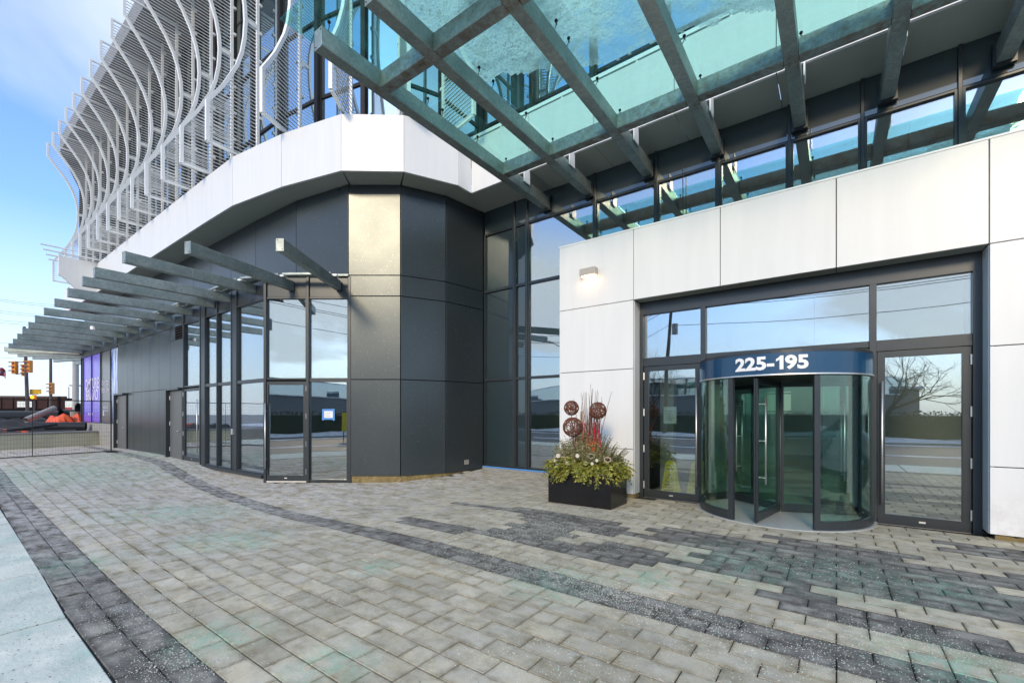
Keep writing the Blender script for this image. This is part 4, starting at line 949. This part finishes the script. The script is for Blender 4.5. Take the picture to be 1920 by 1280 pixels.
t = MT('wicker'); M['wick'] = t.out(t.bsdf(t.mix(t.noise(30, 3), (.09, .025, .012), (.20, .07, .03)), .7))
t = MT('dried_cream_flower'); M['cream'] = t.out(t.bsdf(t.mix(t.noise(20, 3), (.58, .52, .40), (.75, .70, .60)), .7))
t = MT('bleached_twig'); M['btwig'] = t.out(t.bsdf((.48, .36, .28), .7))
rn = random.Random(5); pc = Vector((-3.64, 7.25, .58))
def leaf(mb, a, d, L, w_):
    d = Vector(d).normalized(); s_ = d.cross(Vector((rn.uniform(-1, 1), rn.uniform(-1, 1), rn.uniform(-1, 1)))).normalized() * w_
    a = Vector(a); m_ = a + d * L * .5 + Vector((0, 0, -.0)); e = a + d * L
    mb.add([a, m_ + s_, e, m_ - s_], [(0, 1, 2, 3)])
def spray(mb, base, d, L, n_, ll, lw, droop):
    """a flat evergreen frond: stem with leaflets on both sides"""
    p = Vector(base); d = Vector(d).normalized(); pts = [p.copy()]
    for k in range(n_):
        d = (d + Vector((0, 0, -droop / n_))).normalized(); p = p + d * (L / n_); pts.append(p.copy())
        sdv = d.cross(Vector((0, 0, 1)));
        if sdv.length < .1: sdv = Vector((1, 0, 0))
        sdv.normalize(); sc = 1 - .55 * k / n_
        for s_ in (-1, 1):
            leaf(mb, p, d * .8 + sdv * s_ * rn.uniform(.6, 1.0) + Vector((0, 0, rn.uniform(-.35, .25))), ll * sc * rn.uniform(.7, 1.2), lw)
    mb.tube(pts, .0025, 3, False)
skirt = MB()
for _ in range(420):
    a = rn.uniform(0, 6.283); ca, sa = math.cos(a), math.sin(a)
    base = (pc.x + ca * .46 * rn.uniform(.5, 1), pc.y + sa * .26 * rn.uniform(.5, 1), .60 + rn.uniform(0, .14))
    spray(skirt, base, (ca * rn.uniform(.8, 1.3), sa * rn.uniform(.6, 1), rn.uniform(.1, .9)), rn.uniform(.26, .50), 9, .12, .015, rn.uniform(.8, 1.7))
mk('evergreen_skirt', skirt, M['ever'], pl, kind='stuff')
mid = MB()
for _ in range(560):
    a = rn.uniform(0, 6.283); r_ = rn.uniform(0, 1); ca, sa = math.cos(a), math.sin(a)
    base = (pc.x + ca * .52 * r_, pc.y + sa * .28 * r_, .62 + rn.uniform(0, .08))
    spray(mid, base, (ca * r_ * .9, sa * r_ * .7, 1), rn.uniform(.28, .6) * (1.15 - .45 * r_), 10, .055, .011, .15)
mk('foliage', mid, M['boxw'], pl, kind='stuff')
tw = MB()
for k in range(60):
    a = rn.uniform(0, 6.283); sp_ = rn.uniform(.0, .32) if k < 34 else rn.uniform(.35, .6); L = rn.uniform(1.0, 1.55) if k < 34 else rn.uniform(.5, .9)
    b = Vector((pc.x + .05 + rn.gauss(0, .09), pc.y + rn.gauss(0, .05), .6)); d = Vector((math.cos(a) * sp_, math.sin(a) * sp_ * .6, 1)).normalized()
    pts = [b]
    for q in range(6): d = (d + Vector((rn.gauss(0, .035), rn.gauss(0, .03), 0))).normalized(); pts.append(pts[-1] + d * L / 6)
    tw.tube(pts, [.008, .0075, .007, .006, .005, .004, .0025], 5)
    for q in (2, 3, 4):
        if rn.random() < .7: dd_ = (d + Vector((rn.uniform(-.5, .5), rn.uniform(-.4, .4), 0))).normalized(); tw.tube([pts[q], pts[q] + dd_ * rn.uniform(.1, .22)], [.003, .001], 4)
mk('twigs', tw, M['twig'], pl, kind='stuff')
rd = MB()
for k in range(46):
    b = Vector((pc.x + rn.uniform(-.07, .26), pc.y + rn.uniform(-.08, .08), .7)); rd.tube([b, b + Vector((rn.gauss(.01, .03), rn.gauss(0, .02), rn.uniform(.45, .8)))], [.011, .005], 5)
for k in range(8):
    b = Vector((pc.x - .2 + rn.uniform(-.03, .03), pc.y - .02, .95)); rd.tube([b, b + Vector((rn.gauss(0, .02), 0, rn.uniform(.3, .5)))], [.007, .003], 5)
mk('red_stems', rd, M['red'], pl, kind='stuff')
bt = MB()
for k in range(7):
    b = Vector((pc.x + rn.uniform(-.12, .12), pc.y + rn.uniform(-.05, .05), .65)); pts = [b]
    for q in range(5): pts.append(pts[-1] + Vector((rn.gauss(0, .012), rn.gauss(0, .012), .2)))
    bt.tube(pts, [.014, .013, .012, .011, .009, .006], 6)
mk('bleached_branches', bt, M['btwig'], pl)
og = MB()
for _ in range(90): leaf(og, (pc.x + .17 + rn.gauss(0, .06), pc.y - .12 + rn.gauss(0, .03), .85 + rn.uniform(0, .26)), (rn.gauss(0, .6), rn.gauss(0, .4), 1), rn.uniform(.04, .09), .014)
mk('orange_leaves', og, M['orange'], pl, kind='stuff')
for (bx_, by_, bz_, br_) in ((-3.88, 7.12, 1.71, .135), (-3.36, 7.12, 1.66, .15), (-3.80, 7.02, 1.37, .175)):
    wb = MB()
    for k in range(36):
        ax = Vector((rn.gauss(0, 1), rn.gauss(0, 1), rn.gauss(0, 1))).normalized(); u = ax.orthogonal().normalized(); v_ = ax.cross(u); off = rn.uniform(-.45, .45); rr = br_ * math.sqrt(1 - off * off)
        pts = [Vector((bx_, by_, bz_)) + ax * off * br_ + u * (rr * math.cos(t_ * .5236)) + v_ * (rr * math.sin(t_ * .5236)) for t_ in range(13)]
        wb.tube(pts, .0042, 4, False)
    mk('wicker_ball', wb, M['wick'], pl)
    pts = [(bx_, by_, bz_ - br_), (bx_ + (pc.x - bx_) * .3, by_ + .05, .62)]; mk('ball_stake', MB().tube(pts, .007, 6), M['red'] if br_ < .12 else M['twig'], pl)
for (x, z) in ((-3.98, .86), (-3.60, .88), (-3.70, .78), (-3.44, .76), (-4.08, .76), (-3.86, .72), (-3.25, .82), (-3.78, .74), (-4.02, .68), (-3.33, .76)):
    fl = MB(); r_ = rn.uniform(.028, .045); c0 = Vector((x, 6.86 + rn.uniform(-.05, .03), z))
    for k in range(9): a = k * .698; fl.ball((c0.x + math.cos(a) * r_ * .55, c0.y - .01, c0.z + math.sin(a) * r_ * .55), r_ * .42, 6, 4)
    fl.ball(tuple(c0), r_ * .5, 6, 4); mk('dried_flower', fl, M['cream'], pl)
for (x, z, r_) in ((-4.05, .80, .045), (-3.93, .80, .05), (-3.38, .88, .05), (-3.08, .84, .05)):
    mk('wood_ring', MB().tube([(x + math.cos(k * .5236) * r_ * 1.2, 6.9, z + math.sin(k * .5236) * r_ * .8) for k in range(13)], .009, 6, False), M['btwig'], pl)

# ================================================================== LEFT BACKGROUND: construction yard
M['barrier'] = simple('yard_wall_concrete', (.62, .58, .42), .85, var=.25, scale=1.5)
cwl = empty('concrete_wall', (-28.5, 4, 0), 'low tan concrete wall behind the wire fence', 'wall')
mk('wall', MB().prism([(-27.9, 2.0), (-27.5, 0), (-27.9, 0), (-28.3, 2.0), (-29.7, 6.1), (-29.3, 6.1)][::1], .0, .72), M['barrier'], cwl, bevel=.02)
mk('coping', MB().prism([(-27.86, 2.0), (-27.46, 0), (-28.0, 0), (-28.4, 2.0), (-29.8, 6.12), (-29.26, 6.12)], .72, .78), M['curb'], cwl)
mk('yard_ground', MB().prism([(-28.3, 2.0), (-27.9, -3), (-70, -3), (-70, 14), (-33.3, 14), (-33.3, 6.1), (-29.7, 6.1)][::-1], .0, .70), M['dirt'], None, kind='structure')
fe = empty('wire_fence', (-22.7, 3.3, .1), 'temporary wire mesh fence panel standing on the paving', 'fence')
fa, fb = Vector((-23.17, 4.75)), Vector((-21.9, .35)); M['wire'] = simple('dark_fence_steel', (.05, .04, .04), .5, .5)
def fp(t_, z): p = fa.lerp(fb, t_); return (p.x, p.y, z)
fr = MB().tube([fp(0, .1), fp(0, 2.13)], .022, 8).tube([fp(1, .1), fp(1, 2.1)], .022, 8); mk('post', fr, M['wire'], fe)
mk('rail', MB().tube([fp(0, 2.1), fp(1, 2.1)], .018, 6), M['wire'], fe); mk('rail', MB().tube([fp(0, .14), fp(1, .14)], .018, 6), M['wire'], fe)
mk('post', MB().tube([fp(.5, .14), fp(.5, 2.1)], .012, 6), M['wire'], fe)
wr = MB()
for k in range(1, 60): wr.tube([fp(k / 60, .14), fp(k / 60, 2.1)], .0022, 3, False)
for k in range(1, 13): wr.tube([fp(0, .14 + k * .15), fp(1, .14 + k * .15)], .0022, 3, False)
mk('wire_mesh', wr, M['wire'], fe, kind='stuff')
mk('foot', MB().box(-23.45, -22.9, 4.6, 4.9, .0 + .02, .14), M['rubber'], fe)
M['tarp'] = simple('orange_tarp', (.80, .12, .04), .6, var=.3, scale=3); M['pipe'] = simple('black_plastic_pipe', (.02, .022, .025), .4)
M['lumber'] = simple('weathered_board', (.10, .11, .11), .8); M['greyp'] = simple('grey_pipe', (.35, .35, .34), .6)
def tarp(x0, x1, y0_, y1_, z0, h, label, sd_, mt='tarp'):
    mb = MB(); n_ = 22
    for i in range(n_ + 1):
        for j in range(n_ + 1):
            u, v_ = i / n_, j / n_; x = x0 + (x1 - x0) * u; y = y0_ + (y1_ - y0_) * v_
            e = sm(min(u, 1 - u) * 4) * sm(min(v_, 1 - v_) * 5); z = z0 + h * e * (.55 + .6 * abs(noise.noise(Vector((x * 1.3 + sd_, y * 1.5, 0)))) + .25 * noise.noise(Vector((x * 4, y * 4, sd_))))
            mb.v.append((x, y, z))
    for i in range(n_):
        for j in range(n_): a = i * (n_ + 1) + j; mb.f.append((a, a + n_ + 1, a + n_ + 2, a + 1))
    mk('tarp', mb, M[mt], None, label=label, cat='tarp')
tarp(-37.5, -33.4, 4.0, 8.6, .7, .95, 'orange tarp heaped beside the violet shop windows', 1.)
tarp(-33.5, -30.6, 1.9, 3.6, .7, .3, 'orange tarp lying low behind the wall, left of the pipes', 5.)
tarp(-37.5, -34, .5, 3.0, .7, .75, 'orange tarp at the far left edge of the yard', 9.)
tarp(-34, -31.5, .0, 2.2, .7, .4, 'orange tarp spread at the left behind the wall', 12.)
M['blackf'] = simple('black_ground_cloth', (.015, .015, .016), .6)
tarp(-44, -38.5, 1.2, 7.5, .7, .75, 'black crumpled sheet behind the orange tarps in the yard', 17., 'blackf')
tarp(-33.5, -31.0, -1.5, 1.2, .7, .35, 'black sheet lying low at the left edge behind the wall', 23., 'blackf')
def pipe(a, b, r, label, mat='pipe', hollow=True):
    a, b = Vector(a), Vector(b); mb = MB().tube([a, b], r, 18, False); d = (b - a).normalized()
    mb.tube([b, a], r * .86, 18, False); mk('pipe', mb, M[mat], None, smooth=True, label=label, cat='pipe', group=None)
pipe((-31.2, 3.4, 1.0), (-30.5, 5.3, .98), .22, 'large black pipe with its open end beside the shop windows')
pipe((-37.8, 6.2, 1.95), (-39.5, 11.5, 2.0), .33, 'thick black pipe on top of the heap near the windows')
pipe((-38.8, 5.6, 1.6), (-40.5, 10.5, 1.55), .30, 'black pipe in the middle of the heap near the windows')
pipe((-38.0, 5.2, 1.95), (-36.8, 3.9, 1.25), .16, 'grey pipe slanting down onto the orange tarp', 'greyp')
pipe((-29.9, 2.6, .86), (-30.0, 4.2, 1.12), .07, 'thin black pipe slanting over the boards on the wall side')
pipe((-45.5, 2.0, 1.4), (-45.0, 7.0, 1.45), .4, 'wide black drainage pipe lying across the far yard')
for k, (x, y, l_, z) in enumerate(((-29.4, .8, 2.2, .78), (-29.9, 1.2, 2.6, .86), (-30.3, .2, 3.6, .95), (-29.6, 3.2, 1.6, .80))):
    mk('board', MB().bar((x, y, z), (x - .2, y + l_, z + .02), .22, .07), M['lumber'], None, label=('longest dark board stacked behind the wall', 'dark board lying second in the stack behind the wall', 'dark board lying on top of the stack behind the wall', 'short dark board behind the wall below the large pipe')[k] if k != 0 else 'dark board at the front of the stack behind the wall', cat='board')
mk('bucket', MB().tube([(-29.6, 2.3, .72), (-29.6, 2.3, .98)], [.13, .15], 14), M['greyp'], None, smooth=False, label='grey plastic bucket standing behind the concrete wall', cat='bucket')
mk('bucket', MB().tube([(-37.2, 6.0, 1.25), (-37.2, 6.0, 1.75)], [.22, .26], 14), M['curb'], None, label='pale bucket standing on the orange tarp heap', cat='bucket')
# dark red steel bins
M['dred'] = simple('dark_red_steel', (.030, .008, .007), .8, var=.3); M['sred'] = simple('red_steel', (.40, .05, .04), .6)
bn = empty('steel_bin', (-64, 6, .7), 'long dark red steel bin across the construction yard', 'container')
b0, b1 = Vector((-66.5, 1.5)), Vector((-60.0, 9.0))
mk('body', MB().seg(b0, b1, 2.1, 3.15, 1.6), M['dred'], bn); mk('top_rail', MB().seg(b0, b1, 3.15, 3.32, .2, 0, -.05), M['wire'], bn)
for k in range(11): p = b0.lerp(b1, (k + .3) / 11); q = b0.lerp(b1, (k + .42) / 11); mk('rib', MB().seg(p, q, 2.1, 3.15, .08, 0, -.08), M['dred'], bn)
mk('body', MB().seg(b0, b1, .7, 2.1, 1.6, 0, .5), M['wire'], bn)
mk('sign_plate', MB().seg(b0.lerp(b1, .62), b0.lerp(b1, .74), 2.25, 2.8, .03, 0, -.13), M['paper'], bn)
bn2 = empty('container', (-52, 8.5, .7), 'small red and white container behind the pipe heap', 'container')
mk('body', MB().seg((-55, 8.2), (-53.2, 9.6), .7, 2.2, 1.4), M['sred'], bn2); mk('panel', MB().seg((-55, 8.2), (-53.4, 9.44), 2.2, 2.75, 1.4), M['paper'], bn2)
mk('chimney', MB().tube([(-56, 9.0, .7), (-56, 9.0, 4.1)], .2, 12).tube([(-56, 9.0, 4.15), (-56, 9.0, 4.25)], .42, 12), M['greyp'], None, label='short grey flue pipe with a flat cap in the yard', cat='chimney')
hd = MB()
for k in range(12): hd.box(-56 + k * .5, -55.55 + k * .5, 10.6, 10.66, .7, 3.1)
fnc = empty('hoarding', (-53, 10.6, .7), 'grey corrugated hoarding beside the violet windows', 'fence')
for k in range(12): mk('panel', MB().box(-56 + k * .5, -55.52 + k * .5, 10.6, 10.66, .7, 3.1), M['greyp'], fnc)
# traffic signals on poles
M['sig'] = simple('signal_yellow', (.62, .24, .03), .5); M['pole'] = simple('weathered_pole', (.09, .075, .07), .8); t = MT('red_lens'); M['rlens'] = t.out(t.bsdf((.25, .02, .02), .2))
t = MT('amber_lens'); em = t.n('ShaderNodeEmission'); em.inputs[0].default_value = (1, .35, .02, 1); em.inputs[1].default_value = 2.5; M['alens'] = t.out(em.outputs[0])
def signal(x, y, z, label, s_=1.0, rz=0):
    e = empty('traffic_signal', (x, y, z), label, 'traffic light', None, rz)
    mk('housing', MB().box(-.17 * s_, .17 * s_, -.13 * s_, .13 * s_, -.52 * s_, .52 * s_), M['sig'], e, local=True, bevel=.03)
    for k in range(3):
        zc = (.34 - k * .34) * s_
        mk('lens', MB().tube([(.0, -.131 * s_, zc), (.0, -.15 * s_, zc)], .11 * s_, 12), M['rlens'], e, local=True)
        vz = MB()
        for q in range(7): a0, a1 = R(20 + q * 20), R(40 + q * 20); vz.add([(.13 * s_ * math.cos(a0), -.13 * s_, zc + .13 * s_ * math.sin(a0)), (.13 * s_ * math.cos(a1), -.13 * s_, zc + .13 * s_ * math.sin(a1)), (.13 * s_ * math.cos(a1), -.4 * s_, zc + .13 * s_ * math.sin(a1) - .03), (.13 * s_ * math.cos(a0), -.4 * s_, zc + .13 * s_ * math.sin(a0) - .03)], [(0, 1, 2, 3)])
        mk('visor', vz, M['sig'], e, local=True)
def far(px, py, dep): d = ray(px, py); return Vector((d[0] * dep, d[1] * dep, H + d[2] * dep))
po = far(49, 690, 40); po2 = far(53, 780, 40)
pole1 = empty('signal_pole', (po.x, po.y, 0), 'leaning dark pole carrying two traffic signals', 'pole'); mk('shaft', MB().tube([(po2.x, po2.y, .0), (po.x, po.y, 5.7), (po.x - .1, po.y - .1, 9.5)], [.14, .12, .1], 10), M['pole'], pole1)
mk('arm', MB().tube([(po.x, po.y, 6.3), far(30, 690, 40)[:2] + (6.3,) if False else (far(30, 690, 40).x, far(30, 690, 40).y, 6.3)], .03, 6).tube([(po.x, po.y, 5.2), (far(30, 690, 40).x, far(30, 690, 40).y, 5.2)], .03, 6), M['pole'], pole1)
q = far(28, 700, 40); signal(q.x, q.y, 5.8, 'traffic signal at the outer end of the arm, furthest left', 1.1, R(35))
q = far(46, 700, 40.4); signal(q.x, q.y, 5.6, 'traffic signal hung just left of the leaning pole', 1.0, R(50))
q = far(56, 700, 39.6); signal(q.x, q.y, 5.85, 'traffic signal mounted on the leaning pole itself', 1.05, R(20))
q = far(95, 728, 42); pole2 = empty('signal_pole', (q.x, q.y, 0), 'straight dark pole with one traffic signal', 'pole'); mk('shaft', MB().tube([(q.x + .05, q.y, 0), (q.x, q.y, 9)], [.12, .1], 10), M['pole'], pole2)
q = far(97, 728, 41.5); signal(q.x, q.y, q.z, 'single traffic signal on the straight pole nearer the building', 1.0, R(30))
q = far(142, 700, 36); mk('column', MB().tube([(q.x, q.y, 0), (q.x, q.y, 7.5)], .20, 12), M['greyp'], None, label='pale concrete utility column beside the violet windows', cat='pole')
q = far(66, 734, 41); ys_ = empty('street_sign', (q.x, q.y, q.z), 'yellow street sign fixed to the leaning pole', 'sign'); mk('plate', MB().bar(far(56, 734, 40.3), far(77, 734, 40.3), .04, .42), simple('sign_yellow', (.55, .33, .01), .5), ys_)
mk('arm', MB().bar(far(52, 739, 40.25), far(72, 739, 40.25), .04, .05), M['pole'], ys_)
q = far(64, 745, 36); al = empty('warning_lamp', (q.x, q.y, q.z), 'round amber construction warning lamp below the yellow sign', 'lamp'); mk('housing', MB().box(q.x - .16, q.x + .16, q.y - .12, q.y + .12, q.z - .22, q.z + .2), M['sig'], al); mk('lens', MB().ball(tuple(q + Vector((.12, -.12, .02))), .12), M['alens'], al)
mk('post', MB().tube([(q.x, q.y, .6), (q.x, q.y, q.z - .2)], .04, 6), M['pole'], al)
q = far(129, 735, 60); mk('lamp_post', MB().tube([(q.x, q.y, 0), (q.x, q.y, 5.2)], .06, 6).tube([(q.x, q.y, 5.2), (q.x - .5, q.y, 5.3)], .05, 6), M['greyp'], None, label='thin distant lamp post between the signal and the column', cat='street lamp')
fl = MB(); 
for i in range(9):
    for j in range(7): p = far(-8 + i * 2.4, 683 + j * 2.6 + i * 1.5 + 2 * math.sin(i * .8), 38 + .15 * math.sin(i * 1.1 + j * .4)); fl.v.append(tuple(p))
for i in range(8):
    for j in range(6): a = i * 7 + j; fl.f.append((a, a + 7, a + 8, a + 1))
t = MT('flag_cloth'); M['flag'] = t.out(t.bsdf(t.mix(t.ramp(t.noise(3, 2), .45, .55), (.30, .05, .08), (.30, .28, .35)), .8)); fg = empty('flag', tuple(far(0, 690, 38)), 'small dull red flag at the left edge of the picture', 'flag'); mk('cloth', fl, M['flag'], fg, smooth=True)
p = far(-9, 660, 38); mk('pole', MB().tube([(p.x, p.y, .5), (p.x, p.y, 8)], .04, 8), M['greyp'], fg)
# overhead wires on the left
wr = [((-20, 558), (150, 573)), ((-20, 561), (150, 577)), ((-20, 580), (150, 592)), ((-20, 584), (150, 595)), ((-20, 598), (150, 606)), ((-20, 603), (150, 610)), ((-20, 640), (150, 648)), ((-20, 668), (150, 673))]
for k, (a, b) in enumerate(wr):
    p, q = far(a[0], a[1], 46), far(b[0], b[1], 60); pts = []
    for s_ in range(9): t_ = s_ / 8; v_ = p.lerp(q, t_); v_.z -= .5 * 4 * t_ * (1 - t_) * .4; pts.append(v_)
    mk('overhead_wire', MB().tube(pts, .013, 4), M['wire'], None, label=('upper', 'lower')[k % 2] + ' wire of the ' + ('top', 'second', 'third', 'lowest')[k // 2] + ' overhead pair crossing the sky at left', cat='wire', group='overhead wires at the left')

# ================================================================== ACROSS THE STREET (behind the viewer, mirrored in the glass)
t = MT('hedge_leaf'); rp = t.geo().outputs['Random Per Island']; M['hedge'] = t.out(t.bsdf(t.mix(rp, (.012, .02, .010), (.035, .045, .02)), .7))
mb = MB(); rn = random.Random(21)
mk('hedge', MB().box(-60, 26, -19.7, -18.3, -.2, 1.55), simple('hedge_core', (.012, .016, .01), .9), None, label='dense dark core of the hedge across the road', cat='hedge', kind='stuff') if False else mb.box(-60, 26, -19.7, -18.3, -.2, 1.5)
for _ in range(24000):
    x = rn.uniform(-60, 26); y = -19 + rn.uniform(-.9, .9); z = rn.uniform(0, 1.75) + .15 * noise.noise(Vector((x * .5, 0, 0)))
    leaf(mb, (x, y, z), (rn.uniform(-1, 1), rn.uniform(-1, 1), rn.uniform(-.4, 1)), rn.uniform(.1, .22), .05)
mk('hedge', mb, M['hedge'], None, kind='stuff', label='dark clipped hedge along the far side of the road', cat='hedge')
M['bwall'] = simple('far_building_wall', (.16, .17, .18), .7); 
fb_ = empty('low_building', (-22, -34, 0), 'low dark building with a curved snowy roof across the road', 'building')
pts = []; cxx, cyy, rad = -20, -62, 30
ring = [(cxx + rad * math.sin(R(a)), cyy + rad * math.cos(R(a))) for a in range(-60, 61, 5)]
for p, q in zip(ring, ring[1:]):
    d = Vector((p[0] - cxx, p[1] - cyy)).normalized() * -.5
    mk('wall', MB().prism([p, q, (q[0] + d.x, q[1] + d.y), (p[0] + d.x, p[1] + d.y)], 0, 3.6), M['bwall'], fb_)
    mk('window', MB().prism([(p[0] - d.x * .1, p[1] - d.y * .1), (q[0] - d.x * .1, q[1] - d.y * .1), (q[0], q[1]), (p[0], p[1])], 3.7, 5.4), M['uglass'], fb_)
    mk('cornice', MB().prism([(p[0] - d.x * .3, p[1] - d.y * .3), (q[0] - d.x * .3, q[1] - d.y * .3), (q[0] + d.x, q[1] + d.y), (p[0] + d.x, p[1] + d.y)], 3.6, 3.7), M['snow'], fb_)
mk('roof', MB().prism([(x * .98 + cxx * .02, y * .98 + cyy * .02) for x, y in ring], 5.4, 5.6), M['snow'], fb_)
shp = [(-4, -46, 22, 4.2), (26, -40, 14, 5), (-66, -42, 24, 5)]
for k, (x, y, w_, h) in enumerate(shp):
    e = empty('low_building', (x, y, 0), ('wide flat dark building far across the road, mirrored in the right door', 'flat dark building furthest right across the road', 'flat dark building furthest left across the road')[k], 'building')
    mk('wall', MB().box(x - w_ / 2, x + w_ / 2, y - 6, y, 0, h), M['bwall'], e); mk('roof', MB().box(x - w_ / 2 - .3, x + w_ / 2 + .3, y - 6.3, y + .3, h, h + .3), M['snow'], e)
    for q in range(int(w_ / 3)): mk('window', MB().box(x - w_ / 2 + q * 3 + .7, x - w_ / 2 + q * 3 + 2.3, y + .01, y + .08, 1, 2.6), M['uglass'], e)
M['bark'] = simple('bare_bark', (.06, .05, .045), .9)
def bare_tree(x, y, h, label, sd_, lean=0):
    rn = random.Random(sd_); e = empty('bare_tree', (x, y, 0), label, 'tree', 'bare trees across the road'); tr_ = MB(); cr_ = MB()
    tr_.tube([(x, y, 0), (x + lean * .1, y, h * .18), (x + lean * .3, y, h * .34)], [.17, .13, .10], 8)
    def br(p, d, L, r, lv, mb):
        pts = [p]; n_ = 4
        for k in range(n_): d = (d + Vector((rn.gauss(0, .13), rn.gauss(0, .13), rn.gauss(.03, .08)))).normalized(); pts.append(pts[-1] + d * L / n_)
        mb.tube(pts, [r * (1 - .13 * k) for k in range(n_ + 1)], 5 if lv < 2 else 3, False)
        if lv < 4:
            for k in range(rn.randint(3, 4) if lv < 2 else 3):
                q = pts[rn.randint(2, n_)]; nd = (d + Vector((rn.gauss(0, .55), rn.gauss(0, .55), rn.gauss(.0, .35)))).normalized(); br(q, nd, L * rn.uniform(.55, .75), r * .55, lv + 1, mb)
    for k in range(6): a = k * 1.05; br(Vector((x + lean * .3, y, h * .3 + k * .05 * h * .2)), Vector((math.cos(a) * .7 + lean * .4, math.sin(a) * .7, .9)).normalized(), h * .33, .055, 0, cr_)
    mk('trunk', tr_, M['bark'], e); mk('crown', cr_, M['bark'], e)
bare_tree(2.4, -21, 6.3, 'spreading bare tree mirrored in the right glass door', 3, 2.0)
bare_tree(-13, -22, 7, 'bare tree across the road mirrored in the tall side window', 5)
bare_tree(-40, -24, 8, 'bare tree furthest left across the road', 8)
def upole(x, y, h, label, lean=0, arm=True):
    e = empty('utility_pole', (x, y, 0), label, 'pole', 'utility poles across the road'); mk('shaft', MB().tube([(x, y, 0), (x + lean * .4, y, h * .5), (x + lean, y, h)], [.17, .14, .11], 10), M['pole'], e)
    if arm: mk('crossarm', MB().bar((x + lean - 1.2, y, h - .8), (x + lean + 1.2, y, h - .8), .1, .12), M['pole'], e); mk('insulators', MB().ball((x + lean - 1.1, y, h - .66), .07).ball((x + lean + 1.1, y, h - .66), .07).ball((x + lean, y, h + .08), .07), M['pole'], e)
    mk('transformer', MB().tube([(x + lean * .8 + .35, y, h * .72), (x + lean * .8 + .35, y, h * .72 + .8)], .22, 10), M['greyp'], e)
upole(-10.5, -16.8, 10.5, 'leaning wooden utility pole mirrored left of the bay door', .6)
upole(-27, -17, 9.5, 'wooden utility pole mirrored in the left bay windows')
upole(-52, -17, 9.5, 'wooden utility pole furthest left across the road'); upole(16, -17, 10, 'wooden utility pole furthest right across the road')
for k, (zz_, oo) in enumerate(((9.7, -1.1), (9.7, 1.1), (10.4, 0), (8.3, .1))):
    pts = []
    xs_ = [-52, -27, -10.2, 16]
    for a, b in zip(xs_, xs_[1:]):
        for s_ in range(8): t_ = s_ / 8; pts.append((a + (b - a) * t_, -16.9 + oo * .3, zz_ - .7 * 4 * t_ * (1 - t_) - (.6 if a < -12 else 0)))
    mk('overhead_wire', MB().tube(pts, .018, 4), M['wire'], None, label=('front high', 'back high', 'topmost', 'lowest')[k] + ' wire strung between the poles across the road', cat='wire', group='wires across the road')
for k, (x, lb) in enumerate(((-20.5, 'curved street lamp mirrored in the bay glass'), (6.5, 'street lamp mirrored in the right door glass'))):
    e = empty('street_lamp', (x, -15.9, 0), lb, 'street lamp'); mk('shaft', MB().tube([(x, -15.9, 0), (x, -15.9, 7), (x, -15.2, 7.8), (x, -13.6, 8)], [.09, .07, .05, .04], 8), M['greyp'], e); mk('lamp_head', MB().box(x - .15, x + .15, -13.9, -13.2, 7.93, 8.05), M['greyp'], e)
# yellow arrow sign at the kerb, mirrored in the side window
ar = empty('arrow_sign', (-5.2, -10.5, 0), 'yellow construction sign with a dark arrow, mirrored in the side window', 'sign')
mk('board', MB().box(-6.1, -4.5, -10.55, -10.5, .5, 1.7), M['yel'], ar); mk('arrow', MB().prism([(0, 0), (0, 0), (0, 0)], 0, 0) if False else MB().box(-5.8, -5.2, -10.495, -10.485, .98, 1.18).add([(-5.2, -10.49, .8), (-4.75, -10.49, 1.08), (-5.2, -10.49, 1.36)], [(0, 1, 2)]), M['gprint'], ar)
for x in (-5.95, -4.65): mk('leg', MB().tube([(x, -10.6, -.14), (x, -10.56, 1.7)], .03, 6), M['wire'], ar)

print('objects', len(bpy.data.objects))
